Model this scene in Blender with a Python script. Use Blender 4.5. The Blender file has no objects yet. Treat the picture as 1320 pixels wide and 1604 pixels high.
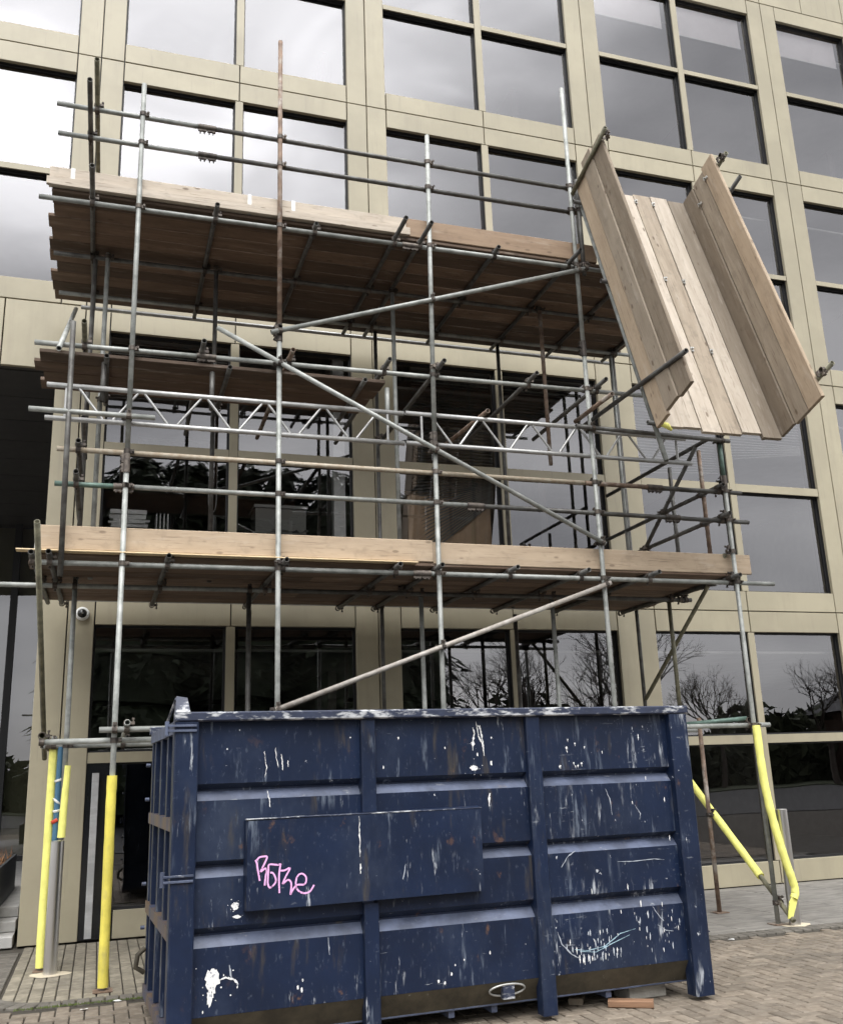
import bpy, bmesh, math, random
from mathutils import Vector, Matrix, Euler
R = math.radians
random.seed(7)
sc = bpy.context.scene
# ------------------------------------------------------------------ camera
cd = bpy.data.cameras.new('camera'); cam = bpy.data.objects.new('camera', cd)
sc.collection.objects.link(cam); sc.camera = cam
YAW, PIT, ROL = -0.322294, 0.263377, 0.036304
M0 = Matrix.Rotation(YAW, 3, 'Z') @ Matrix.Rotation(PIT, 3, 'X') @ Matrix.Rotation(ROL, 3, 'Y') @ Matrix.Rotation(R(90), 3, 'X')
CAM = Vector((0.41228, -11.35072, 1.58167))
cam.matrix_world = Matrix.Translation(CAM) @ M0.to_4x4()
cd.sensor_fit = 'VERTICAL'; cd.sensor_height = 36.0; cd.lens = 36.0 * 1507.0 / 1604.0
cd.clip_start = 0.1; cd.clip_end = 1500
# ------------------------------------------------------------------ light
SUN_AZ, SUN_EL = R(-98), R(58)          # direction towards the sun
sdir = Vector((math.cos(SUN_EL) * math.cos(SUN_AZ), math.cos(SUN_EL) * math.sin(SUN_AZ), math.sin(SUN_EL)))
w = bpy.data.worlds.new('World'); sc.world = w; w.use_nodes = True
N = w.node_tree.nodes; L = w.node_tree.links
bg = N['Background']; bg.inputs['Strength'].default_value = 0.11
sky = N.new('ShaderNodeTexSky'); sky.sky_type = 'NISHITA'; sky.sun_disc = False
sky.sun_elevation = SUN_EL; sky.sun_rotation = R(90) - SUN_AZ
tc = N.new('ShaderNodeTexCoord')
def nn(tree, t, **k):
    n = tree.nodes.new(t)
    for a, b in k.items(): setattr(n, a, b)
    return n
mp = N.new('ShaderNodeMapping'); mp.inputs['Scale'].default_value = (1, 1, 2.2)
L.new(tc.outputs['Generated'], mp.inputs[0])
nz = N.new('ShaderNodeTexNoise'); nz.inputs['Scale'].default_value = 2.6; nz.inputs['Detail'].default_value = 4; nz.inputs['Roughness'].default_value = .5
L.new(mp.outputs[0], nz.inputs['Vector'])
cr = N.new('ShaderNodeValToRGB'); cr.color_ramp.elements[0].position = .38; cr.color_ramp.elements[0].color = (8.4, 8.4, 8.6, 1)
cr.color_ramp.elements[1].position = .66; cr.color_ramp.elements[1].color = (16.5, 16.4, 16.4, 1)
L.new(nz.outputs[0], cr.inputs[0])
# thin cloud round the sun shines through
dp = N.new('ShaderNodeVectorMath'); dp.operation = 'DOT_PRODUCT'; dp.inputs[1].default_value = (sdir.x, sdir.y, sdir.z)
L.new(tc.outputs['Generated'], dp.inputs[0])
gr = N.new('ShaderNodeMapRange'); gr.interpolation_type = 'SMOOTHSTEP'
gr.inputs['From Min'].default_value = .80; gr.inputs['From Max'].default_value = 1.0; gr.inputs['To Min'].default_value = 0.0; gr.inputs['To Max'].default_value = 62.0
L.new(dp.outputs['Value'], gr.inputs['Value'])
nz2 = N.new('ShaderNodeTexNoise'); nz2.inputs['Scale'].default_value = 3.4; nz2.inputs['Detail'].default_value = 3; nz2.inputs['Distortion'].default_value = .6
L.new(mp.outputs[0], nz2.inputs['Vector'])
m2 = N.new('ShaderNodeMapRange'); m2.inputs['From Min'].default_value = .38; m2.inputs['From Max'].default_value = .60; m2.inputs['To Min'].default_value = .6; m2.inputs['To Max'].default_value = 1.15
L.new(nz2.outputs[0], m2.inputs['Value'])
gm = N.new('ShaderNodeMath'); gm.operation = 'MULTIPLY'; L.new(gr.outputs[0], gm.inputs[0]); L.new(m2.outputs[0], gm.inputs[1])
ad = N.new('ShaderNodeMix'); ad.data_type = 'RGBA'; ad.blend_type = 'ADD'; ad.inputs[0].default_value = 1; ad.clamp_result = False
L.new(cr.outputs[0], ad.inputs[6]); L.new(gm.outputs[0], ad.inputs[7])
mx = N.new('ShaderNodeMix'); mx.data_type = 'RGBA'; mx.inputs[0].default_value = .9
L.new(sky.outputs[0], mx.inputs[6]); L.new(ad.outputs[2], mx.inputs[7]); L.new(mx.outputs[2], bg.inputs['Color'])
sl = bpy.data.lights.new('sun', 'SUN'); sl.energy = .7; sl.angle = R(20); sl.color = (1, .96, .9)
so = bpy.data.objects.new('sun', sl); sc.collection.objects.link(so)
so.rotation_euler = sdir.to_track_quat('Z', 'Y').to_euler(); so.location = (-20, -30, 40)
vs = sc.view_settings; vs.view_transform = 'Standard'; vs.look = 'None'; vs.gamma = 1; vs.exposure = 0.28; vs.use_curve_mapping = False
sc.render.engine = 'CYCLES'
sc.cycles.max_bounces = 7; sc.cycles.transparent_max_bounces = 14

# ------------------------------------------------------------------ helpers
col = sc.collection
class MB:
    def __init__(s): s.v = []; s.f = []; s.m = []; s.sm = []
    def add(s, vs, fs, mi=0, sm=False):
        o = len(s.v); s.v += [tuple(x) for x in vs]
        for f in fs: s.f.append([i + o for i in f]); s.m.append(mi); s.sm.append(sm)
    def box(s, a, b, mi=0, M=None):
        x0, y0, z0 = a; x1, y1, z1 = b
        v = [Vector(p) for p in ((x0,y0,z0),(x1,y0,z0),(x1,y1,z0),(x0,y1,z0),(x0,y0,z1),(x1,y0,z1),(x1,y1,z1),(x0,y1,z1))]
        if M is not None: v = [M @ p for p in v]
        s.add(v, [(0,3,2,1),(4,5,6,7),(0,1,5,4),(1,2,6,5),(2,3,7,6),(3,0,4,7)], mi)
    def cbox(s, a, b, c=.006, mi=0, M=None):
        # box, long axis X, with chamfered long edges
        x0, y0, z0 = a; x1, y1, z1 = b
        pr = [(y0+c,z0),(y1-c,z0),(y1,z0+c),(y1,z1-c),(y1-c,z1),(y0+c,z1),(y0,z1-c),(y0,z0+c)]
        v = [Vector((x0, y, z)) for y, z in pr] + [Vector((x1, y, z)) for y, z in pr]
        if M is not None: v = [M @ p for p in v]
        s.add(v, [tuple(range(7,-1,-1)), tuple(range(8,16))] + [(i,(i+1)%8,8+(i+1)%8,8+i) for i in range(8)], mi)
    def tube(s, p, q, r, n=12, caps=True, r2=None, mi=0, hollow=0.0, sm=True):
        p = Vector(p); q = Vector(q); d = (q - p); ln = d.length; d.normalize()
        a = d.orthogonal().normalized(); b = d.cross(a); r2 = r if r2 is None else r2
        cs = [(math.cos(2*math.pi*i/n), math.sin(2*math.pi*i/n)) for i in range(n)]
        ring = lambda c, rr: [c + a*(x*rr) + b*(y*rr) for x, y in cs]
        if hollow:
            ri = r - .0045
            rings = [ring(p+d*hollow, ri), ring(p, ri), ring(p, r), ring(q, r2), ring(q, ri), ring(q-d*hollow, ri)]
            v = [x for rg in rings for x in rg]; fs = []
            for k in range(5): fs += [(k*n+i, k*n+(i+1)%n, (k+1)*n+(i+1)%n, (k+1)*n+i) for i in range(n)]
            s.add(v, fs, mi, sm); o = 0
            s.add(rings[0], [tuple(range(n))], mi); s.add(rings[5], [tuple(range(n-1,-1,-1))], mi)
            for k in (1, 3):
                pass
        else:
            v = ring(p, r) + ring(q, r2)
            s.add(v, [(i,(i+1)%n,n+(i+1)%n,n+i) for i in range(n)], mi, sm)
            if caps: s.add(ring(p, r), [tuple(range(n-1,-1,-1))], mi); s.add(ring(q, r2), [tuple(range(n))], mi)
    def path(s, pts, rs, n=8, mi=0, flat=1.0):
        pts = [Vector(p) for p in pts]; rings = []
        if not isinstance(rs, (list, tuple)): rs = [rs]*len(pts)
        ref = Vector((0.3, 1, .2))
        for i, p in enumerate(pts):
            d = (pts[min(i+1,len(pts)-1)] - pts[max(i-1,0)]).normalized()
            a = d.cross(ref).normalized(); b = d.cross(a)
            rings += [p + a*(math.cos(2*math.pi*k/n)*rs[i]) + b*(math.sin(2*math.pi*k/n)*rs[i]*flat) for k in range(n)]
        fs = []
        for i in range(len(pts)-1): fs += [(i*n+k, i*n+(k+1)%n, (i+1)*n+(k+1)%n, (i+1)*n+k) for k in range(n)]
        s.add(rings, fs, mi, True)
        m = len(pts)-1; s.add(rings[:n], [tuple(range(n-1,-1,-1))], mi); s.add(rings[m*n:], [tuple(range(n))], mi)
    def mesh(s, name, mats):
        me = bpy.data.meshes.new(name); me.from_pydata(s.v, [], s.f)
        for mt in (mats if isinstance(mats, (list, tuple)) else [mats]): me.materials.append(mt)
        me.polygons.foreach_set('material_index', s.m); me.polygons.foreach_set('use_smooth', s.sm); me.update()
        return me
    def build(s, name, mats, parent=None, loc=None, M=None):
        return link(name, s.mesh(name, mats), parent, loc, M)
def link(name, me, parent=None, loc=None, M=None):
    o = bpy.data.objects.new(name, me); col.objects.link(o)
    if parent is not None: o.parent = parent
    if M is not None: o.matrix_basis = M
    elif loc is not None: o.location = loc
    return o
def tag(o, label=None, cat=None, group=None, kind=None):
    if label: o['label'] = label
    if cat: o['category'] = cat
    if group: o['group'] = group
    if kind: o['kind'] = kind
    return o
def empty(name, loc=(0,0,0), rz=0, **k):
    o = bpy.data.objects.new(name, None); col.objects.link(o); o.location = loc; o.rotation_euler = (0,0,rz); o.empty_display_size = .1
    return tag(o, **k)
def copy_tree(o, parent=None):
    c = o.copy(); col.objects.link(c); c.parent = parent
    for ch in list(o.children): copy_tree(ch, c)
    return c
# ------------------------------------------------------------------ materials
def mat(name, colr=(.5,.5,.5), rough=.6, metal=0.0, var=.0, rnd=.0, scale=6.0, bump=0.0, col2=None, ramp=(.4,.65), coord='Object', stretch=(1,1,1), island=False, spec=.5, bscale=None):
    m = bpy.data.materials.new(name); m.use_nodes = True; t = m.node_tree; b = t.nodes['Principled BSDF']
    b.inputs['Roughness'].default_value = rough; b.inputs['Metallic'].default_value = metal; b.inputs['Specular IOR Level'].default_value = spec
    tcn = t.nodes.new('ShaderNodeTexCoord'); mpn = t.nodes.new('ShaderNodeMapping'); mpn.inputs['Scale'].default_value = stretch
    t.links.new(tcn.outputs[coord], mpn.inputs[0])
    oi = t.nodes.new('ShaderNodeObjectInfo'); geo = t.nodes.new('ShaderNodeNewGeometry')
    sm = t.nodes.new('ShaderNodeVectorMath'); sm.operation = 'SCALE'; sm.inputs[0].default_value = (13.1, 7.7, 5.3)
    rsrc = geo.outputs['Random Per Island'] if island else oi.outputs['Random']
    t.links.new(rsrc, sm.inputs['Scale'])
    av = t.nodes.new('ShaderNodeVectorMath'); av.operation = 'ADD'
    t.links.new(mpn.outputs[0], av.inputs[0]); t.links.new(sm.outputs[0], av.inputs[1])
    nz = t.nodes.new('ShaderNodeTexNoise'); nz.inputs['Scale'].default_value = scale; nz.inputs['Detail'].default_value = 6; nz.inputs['Roughness'].default_value = .62
    t.links.new(av.outputs[0], nz.inputs['Vector'])
    if col2 is None: col2 = tuple(max(0, c*(1-var)) for c in colr); c1 = tuple(c*(1+var*.5) for c in colr)
    else: c1 = colr
    cr = t.nodes.new('ShaderNodeValToRGB'); cr.color_ramp.elements[0].position = ramp[0]; cr.color_ramp.elements[1].position = ramp[1]
    cr.color_ramp.elements[0].color = (*col2, 1); cr.color_ramp.elements[1].color = (*c1, 1)
    t.links.new(nz.outputs[0], cr.inputs[0])
    out = cr.outputs[0]
    if rnd:
        hs = t.nodes.new('ShaderNodeMapRange'); hs.inputs['To Min'].default_value = 1-rnd; hs.inputs['To Max'].default_value = 1+rnd
        t.links.new(rsrc, hs.inputs['Value'])
        ml = t.nodes.new('ShaderNodeVectorMath'); ml.operation = 'SCALE'
        t.links.new(out, ml.inputs[0]); t.links.new(hs.outputs[0], ml.inputs['Scale']); out = ml.outputs[0]
    t.links.new(out, b.inputs['Base Color'])
    if bump:
        bn = t.nodes.new('ShaderNodeBump'); bn.inputs['Strength'].default_value = bump; bn.inputs['Distance'].default_value = .01
        if bscale:
            n2 = t.nodes.new('ShaderNodeTexNoise'); n2.inputs['Scale'].default_value = bscale; n2.inputs['Detail'].default_value = 4
            t.links.new(av.outputs[0], n2.inputs['Vector']); t.links.new(n2.outputs[0], bn.inputs['Height'])
        else: t.links.new(nz.outputs[0], bn.inputs['Height'])
        t.links.new(bn.outputs[0], b.inputs['Normal'])
    m['av'] = 1
    return m
def overlay(m, colr, scale, lo, hi, stretch=(1,1,1), coord='Object', rough=None, fac=1.0, seed=0.0, detail=5, patch=None):
    """lay a patchy second coat over the base colour of m"""
    t = m.node_tree; b = t.nodes['Principled BSDF']; src = b.inputs['Base Color'].links[0].from_socket
    tcn = t.nodes.new('ShaderNodeTexCoord'); mpn = t.nodes.new('ShaderNodeMapping'); mpn.inputs['Scale'].default_value = stretch; mpn.inputs['Location'].default_value = (seed, seed*.7, seed*1.3)
    t.links.new(tcn.outputs[coord], mpn.inputs[0])
    oi = t.nodes.new('ShaderNodeObjectInfo'); sm = t.nodes.new('ShaderNodeVectorMath'); sm.operation = 'SCALE'; sm.inputs[0].default_value = (9.1, 4.7, 6.3)
    t.links.new(oi.outputs['Random'], sm.inputs['Scale'])
    av = t.nodes.new('ShaderNodeVectorMath'); av.operation = 'ADD'; t.links.new(mpn.outputs[0], av.inputs[0]); t.links.new(sm.outputs[0], av.inputs[1])
    nz = t.nodes.new('ShaderNodeTexNoise'); nz.inputs['Scale'].default_value = scale; nz.inputs['Detail'].default_value = detail; nz.inputs['Roughness'].default_value = .65
    t.links.new(av.outputs[0], nz.inputs['Vector'])
    mr = t.nodes.new('ShaderNodeMapRange'); mr.interpolation_type = 'SMOOTHSTEP'; mr.inputs['From Min'].default_value = lo; mr.inputs['From Max'].default_value = hi; mr.inputs['To Max'].default_value = fac
    t.links.new(nz.outputs[0], mr.inputs['Value'])
    f = mr.outputs[0]
    if patch:   # confine the coat to irregular patches of the given scale
        n3 = t.nodes.new('ShaderNodeTexNoise'); n3.inputs['Scale'].default_value = patch; n3.inputs['Detail'].default_value = 3; t.links.new(tcn.outputs[coord], n3.inputs['Vector'])
        m3 = t.nodes.new('ShaderNodeMapRange'); m3.interpolation_type = 'SMOOTHSTEP'; m3.inputs['From Min'].default_value = .47; m3.inputs['From Max'].default_value = .62; t.links.new(n3.outputs[0], m3.inputs['Value'])
        mm = t.nodes.new('ShaderNodeMath'); mm.operation = 'MULTIPLY'; t.links.new(f, mm.inputs[0]); t.links.new(m3.outputs[0], mm.inputs[1]); f = mm.outputs[0]
    mx = t.nodes.new('ShaderNodeMix'); mx.data_type = 'RGBA'; t.links.new(f, mx.inputs[0]); t.links.new(src, mx.inputs[6]); mx.inputs[7].default_value = (*colr, 1)
    t.links.new(mx.outputs[2], b.inputs['Base Color'])
    return m
CLAD = mat('cladding_bronze_paint', (.350,.313,.222), .42, .0, var=.10, rnd=.06, scale=1.1, bump=.03, bscale=2.5)
overlay(CLAD, (.25,.22,.165), 1.4, .50, .80, (3,3,.35), 'Object', fac=.5)
overlay(CLAD, (.24,.215,.17), 9.0, .58, .72, (2.5,2.5,.12), 'Object', fac=.35, seed=4)
BLK = mat('black_gasket', (.012,.012,.013), .5)
INT = mat('interior_paint', (.22,.21,.19), .8, var=.1)
INTD = mat('interior_dark', (.05,.05,.052), .8, var=.2)
CEIL = mat('ceiling_tiles', (.42,.42,.40), .8, var=.08, scale=3)
CARPET = mat('carpet', (.06,.06,.07), .95, var=.2)
WHITE = mat('white_plastic', (.75,.75,.73), .4)
OFFW = mat('offwhite_paint', (.85,.85,.83), .6, var=.08)
GALV = mat('galvanised_tube', (.345,.355,.335), .5, .2, scale=9, col2=(.215,.225,.21), ramp=(.38,.62), rnd=.18, bump=.15)
overlay(GALV, (.19,.14,.10), 3.5, .66, .8, (1,1,1), fac=.7)
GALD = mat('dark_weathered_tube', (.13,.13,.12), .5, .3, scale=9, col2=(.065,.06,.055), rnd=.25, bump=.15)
RUST = mat('rusty_tube', (.25,.175,.125), .7, .1, scale=12, col2=(.13,.085,.06), rnd=.15, bump=.25)
overlay(RUST, (.36,.33,.29), 6, .5, .68, fac=.8)
BEIGT = mat('tan_weathered_tube', (.40,.355,.28), .6, .1, scale=14, col2=(.30,.235,.165), ramp=(.35,.6), bump=.2)
GREEN = mat('green_painted_tube', (.11,.175,.145), .5, .1, scale=10, var=.3)
OLIVE = mat('dull_olive_tube', (.20,.19,.13), .55, .2, scale=10, var=.4, rnd=.1)
COUP = mat('coupler_steel', (.14,.12,.10), .6, .5, scale=20, col2=(.06,.05,.045), rnd=.4)
LATT = mat('lattice_aluminium', (.43,.43,.42), .35, .35, scale=8, var=.2, rnd=.12)
STEEL = mat('brushed_stainless', (.72,.71,.70), .30, 1.0, scale=5, var=.12, stretch=(1,1,.1))
ALU = mat('grey_aluminium', (.48,.48,.48), .45, .3, scale=9, var=.2, stretch=(1,1,.3))
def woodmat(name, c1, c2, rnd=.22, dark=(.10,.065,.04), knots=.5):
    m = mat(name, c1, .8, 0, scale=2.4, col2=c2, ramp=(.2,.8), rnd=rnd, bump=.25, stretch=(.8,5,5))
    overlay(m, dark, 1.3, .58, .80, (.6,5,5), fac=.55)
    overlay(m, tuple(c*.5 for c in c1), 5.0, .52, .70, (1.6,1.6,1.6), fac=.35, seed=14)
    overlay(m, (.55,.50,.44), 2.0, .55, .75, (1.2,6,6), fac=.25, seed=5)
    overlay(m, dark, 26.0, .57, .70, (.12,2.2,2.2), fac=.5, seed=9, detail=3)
    t = m.node_tree; b = t.nodes['Principled BSDF']; src = b.inputs['Base Color'].links[0].from_socket
    tcn = t.nodes.new('ShaderNodeTexCoord'); mpn = t.nodes.new('ShaderNodeMapping'); mpn.inputs['Scale'].default_value = (3.4,8,8)
    oi = t.nodes.new('ShaderNodeObjectInfo'); sm = t.nodes.new('ShaderNodeVectorMath'); sm.operation = 'SCALE'; sm.inputs[0].default_value = (31.1, 17.7, 0)
    t.links.new(oi.outputs['Random'], sm.inputs['Scale']); av = t.nodes.new('ShaderNodeVectorMath'); av.operation = 'ADD'
    t.links.new(tcn.outputs['Object'], mpn.inputs[0]); t.links.new(mpn.outputs[0], av.inputs[0]); t.links.new(sm.outputs[0], av.inputs[1])
    vo = t.nodes.new('ShaderNodeTexVoronoi'); vo.inputs['Scale'].default_value = 1.0; t.links.new(av.outputs[0], vo.inputs['Vector'])
    mr = t.nodes.new('ShaderNodeMapRange'); mr.interpolation_type = 'SMOOTHSTEP'; mr.inputs['From Min'].default_value = .15; mr.inputs['From Max'].default_value = .07; mr.inputs['To Max'].default_value = knots
    t.links.new(vo.outputs['Distance'], mr.inputs['Value'])
    mx = t.nodes.new('ShaderNodeMix'); mx.data_type = 'RGBA'; t.links.new(mr.outputs[0], mx.inputs[0]); t.links.new(src, mx.inputs[6]); mx.inputs[7].default_value = (*dark, 1)
    t.links.new(mx.outputs[2], b.inputs['Base Color'])
    return m
WOODP = woodmat('pale_scaffold_board', (.445,.35,.25), (.31,.235,.162), rnd=.14, knots=.55)
WOODG = woodmat('weathered_grey_board', (.31,.26,.20), (.19,.152,.112), rnd=.26, knots=.8)
WOODG2 = woodmat('dull_grey_board', (.235,.19,.14), (.15,.118,.085), rnd=.12, knots=.8)
WOODD = woodmat('shaded_deck_board', (.19,.127,.087), (.09,.06,.041), rnd=.5, dark=(.03,.02,.013))  # base colour darkened to paint in the shade under the decks
WOODB = woodmat('brown_toe_board', (.30,.215,.145), (.20,.135,.088))
WOODW = woodmat('bleached_board', (.52,.46,.385), (.34,.285,.225), rnd=.16, knots=.7)
BAND = mat('board_end_band', (.5,.5,.48), .45, .5, var=.3)
YEL = mat('yellow_foam', (.84,.81,.22), .75, 0, scale=7, var=.12, bump=.2)
overlay(YEL, (.45,.42,.20), 7, .60, .78, (1,1,.4), fac=.4)
YELD = mat('yellow_foam_grubby', (.70,.60,.10), .75, 0, scale=5, var=.15, bump=.3)
overlay(YELD, (.35,.30,.14), 8, .55, .75, (1,1,.4), fac=.5)
BLUEP = mat('blue_sleeve', (.05,.14,.23), .5, var=.15)
REDT = mat('red_tape', (.55,.06,.03), .5)
CARD = mat('cardboard', (.56,.41,.28), .85, var=.12, scale=4)
PAPER = mat('paper', (.80,.80,.78), .8, var=.15)
def glass(name='tinted_glass', refl=.13, tint=.84):
    m = bpy.data.materials.new(name); m.use_nodes = True; t = m.node_tree; t.nodes.clear()
    out = t.nodes.new('ShaderNodeOutputMaterial'); mix = t.nodes.new('ShaderNodeMixShader')
    tr = t.nodes.new('ShaderNodeBsdfTransparent'); tr.inputs[0].default_value = (tint, tint*1.0, tint*1.0, 1)
    gl = t.nodes.new('ShaderNodeBsdfGlossy'); gl.inputs['Roughness'].default_value = .0; gl.inputs[0].default_value = (.94,.93,.955,1)
    fr = t.nodes.new('ShaderNodeFresnel'); fr.inputs[0].default_value = 1.5
    ma = t.nodes.new('ShaderNodeMath'); ma.operation = 'MULTIPLY_ADD'; ma.inputs[1].default_value = .9; ma.inputs[2].default_value = refl; ma.use_clamp = True
    t.links.new(fr.outputs[0], ma.inputs[0]); t.links.new(ma.outputs[0], mix.inputs[0])
    tcn = t.nodes.new('ShaderNodeTexCoord'); nz = t.nodes.new('ShaderNodeTexNoise'); nz.inputs['Scale'].default_value = .7; nz.inputs['Detail'].default_value = 1
    oi = t.nodes.new('ShaderNodeObjectInfo'); sm = t.nodes.new('ShaderNodeVectorMath'); sm.operation = 'MULTIPLY_ADD'; sm.inputs[1].default_value = (11, 17, 5)
    t.links.new(oi.outputs['Random'], sm.inputs[0]); t.links.new(tcn.outputs['Object'], sm.inputs[2]); t.links.new(sm.outputs[0], nz.inputs['Vector'])
    bp = t.nodes.new('ShaderNodeBump'); bp.inputs['Strength'].default_value = .35; bp.inputs['Distance'].default_value = .01
    t.links.new(nz.outputs[0], bp.inputs['Height']); t.links.new(bp.outputs[0], gl.inputs['Normal'])
    t.links.new(tr.outputs[0], mix.inputs[1]); t.links.new(gl.outputs[0], mix.inputs[2]); t.links.new(mix.outputs[0], out.inputs[0])
    return m
GLASS = glass()

# ------------------------------------------------------------------ ground
KERBY = -2.86
g = MB(); g.box((-150,-150,-.6), (150,150,-.016))
GR = mat('jointing_sand', (.055,.047,.036), .95, 0, scale=20, var=.3, coord='Object')
ground = tag(g.build('ground', GR), kind='structure')
BRK = mat('block_paving', (.215,.182,.143), .85, 0, scale=14, col2=(.15,.122,.092), rnd=.2, bump=.3)
BRKI = mat('block_paving_field', (.215,.182,.143), .85, 0, scale=14, col2=(.15,.122,.092), rnd=.2, bump=.3, island=True)
BRKD = mat('dark_edging_block', (.13,.118,.10), .85, 0, scale=14, var=.25, rnd=.15, bump=.3)
BRKP = mat('pale_paver', (.27,.24,.185), .85, 0, scale=10, col2=(.18,.16,.12), rnd=.12, bump=.3)
SLAB = mat('concrete_flag', (.235,.222,.20), .8, 0, scale=3.0, col2=(.14,.132,.12), ramp=(.38,.62), rnd=.07, bump=.3, stretch=(1,5,1))
overlay(SLAB, (.15,.14,.125), 5, .55, .75, (1,5,1), fac=.5)
def dirt(m, colr, scale, lo, hi, fac):
    t = m.node_tree; b = t.nodes['Principled BSDF']; src = b.inputs['Base Color'].links[0].from_socket
    ge = t.nodes.new('ShaderNodeNewGeometry'); nz = t.nodes.new('ShaderNodeTexNoise'); nz.inputs['Scale'].default_value = scale; nz.inputs['Detail'].default_value = 6; nz.inputs['Roughness'].default_value = .65
    t.links.new(ge.outputs['Position'], nz.inputs['Vector']); mr = t.nodes.new('ShaderNodeMapRange'); mr.inputs['From Min'].default_value = lo; mr.inputs['From Max'].default_value = hi; mr.inputs['To Max'].default_value = fac
    t.links.new(nz.outputs[0], mr.inputs['Value']); mx = t.nodes.new('ShaderNodeMix'); mx.data_type = 'RGBA'; t.links.new(mr.outputs[0], mx.inputs[0]); t.links.new(src, mx.inputs[6]); mx.inputs[7].default_value = (*colr, 1); t.links.new(mx.outputs[2], b.inputs['Base Color'])
for m_ in (BRK, BRKI, BRKP, SLAB, BRKD):
    dirt(m_, (.075,.066,.055), .9, .48, .72, .6); dirt(m_, (.30,.28,.25), 2.2, .58, .75, .35); dirt(m_, (.05,.045,.038), 7, .62, .72, .5)
def brick_mb(mb, lx, ly, h=.05, c=.005, M=None, mi=0):
    hx, hy = lx/2, ly/2
    v = [Vector(p) for p in ((-hx,-hy,-h),(hx,-hy,-h),(hx,hy,-h),(-hx,hy,-h),(-hx,-hy,-c),(hx,-hy,-c),(hx,hy,-c),(-hx,hy,-c),(-hx+c,-hy+c,0),(hx-c,-hy+c,0),(hx-c,hy-c,0),(-hx+c,hy-c,0))]
    if M is not None: v = [M @ p for p in v]
    mb.add(v, [(0,1,5,4),(1,2,6,5),(2,3,7,6),(3,0,4,7),(4,5,9,8),(5,6,10,9),(6,7,11,10),(7,4,8,11),(8,9,10,11)], mi)
def project(p):
    v = M0.transposed() @ (Vector(p) - CAM)
    if v.z > -.3: return None
    return 660 + 1507*v.x/(-v.z), 802 - 1507*v.y/(-v.z)
bricks = []
s = .1; j = .010
def herring(xa, xb, ya, yb):
    out = []
    i0 = int(xa/s)-3; i1 = int(xb/s)+3; j0 = int(ya/s)-3; j1 = int(yb/s)+3
    for a in range(i0, i1):
        for b in range(j0, j1):
            k = (a - b) % 4
            if k == 0: out.append(((a+1)*s, (b+.5)*s, 0))      # covers a,a+1 at row b
            elif k == 3: out.append(((a+.5)*s, (b+1)*s, 1))    # covers b,b+1 at column a ... upright
    return [o for o in out if xa < o[0] < xb and ya < o[1] < yb]
for x, y, r in herring(-4, 12, -9, KERBY - .30):
    bricks.append((x, y, r))
for x, y, r in herring(-4, -.32, KERBY - .30, -.5): bricks.append((x, y, r))
vis = []; rest = []
for bq in bricks:
    p = project((bq[0], bq[1], 0)); ok = p is not None and -20 < p[0] < 1340 and p[1] < 1620 and (p[0] < 236 or p[0] > 1075 or (p[0] > 900 and p[1] > 1560))
    d = (Vector((bq[0], bq[1], 0)) - CAM).length
    (vis if ok else rest).append((d, bq))
vis.sort(); near = vis[:300]; rest += vis[300:]
bm1 = MB(); brick_mb(bm1, .2-j, .1-j); bme = bm1.mesh('brick', BRK)
for d, (x, y, r) in near:
    o = link('brick', bme, ground, (x, y, random.uniform(-.0015,.0015))); o.rotation_euler = (R(random.uniform(-.5,.5)), R(random.uniform(-.35,.35)), R(90)*r + R(random.uniform(-.6,.6)))
fb = MB()
for d, (x, y, r) in rest:
    brick_mb(fb, .2-j, .1-j, M=Matrix.Translation((x, y, random.uniform(-.0015,.0015))) @ Matrix.Rotation(R(90)*r + R(random.uniform(-.6,.6)), 4, 'Z'))
tag(fb.build('brick_field', BRKI, ground), kind='stuff')
# two edging courses: a soldier course and a darker flush course, curved round the left corner
e1 = MB(); brick_mb(e1, .1-j, .2-j); e1m = e1.mesh('edging_block', BRKD)
x = .18
while x < 12:
    o = link('edging_block', e1m, ground, (x, KERBY - .10, .002)); o.rotation_euler = (0, 0, R(random.uniform(-1,1))); x += .1035
cx, cy, rr = .18, KERBY + .42, .52
for k in range(9):
    a = R(270 - 8 - k*10.5); o = link('edging_block', e1m, ground, (cx + rr*math.cos(a), cy + rr*math.sin(a), .002)); o.rotation_euler = (0, 0, a - R(90))
for k in range(20):
    o = link('edging_block', e1m, ground, (cx - rr, cy + .08 + k*.1035, .002)); o.rotation_euler = (0, 0, R(90))
# pale stack bonded pavers at the left, then flags to the right
e2 = MB(); brick_mb(e2, .1-j, .2-j); e2m = e2.mesh('paver', BRKP)
for a in range(-2, 11):
    for b in range(0, 14):
        px, py = -.12 + a*.1 + .05, KERBY + .10 + b*.2
        if px < cx - .30 and py < cy - .02 and (Vector((px, py)) - Vector((cx, cy))).length > rr - .14: continue
        if px < cx - rr + .13: continue
        if py > -.06: continue
        o = link('paver', e2m, ground, (px, py, random.uniform(-.002,.002))); o.rotation_euler = (R(random.uniform(-.6,.6)), R(random.uniform(-.6,.6)), R(random.uniform(-.7,.7)))
e3 = MB(); brick_mb(e3, .893, .703, c=.004); e3m = e3.mesh('paving_slab', SLAB)
for a in range(12):
    for b in range(4):
        if b*.71 + .36 > 2.86: continue
        o = link('paving_slab', e3m, ground, (.98 + .45 + a*.9, KERBY + .358 + b*.71, random.uniform(-.001,.001))); o.rotation_euler = (0, 0, R(random.uniform(-.1,.1)))
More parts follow.
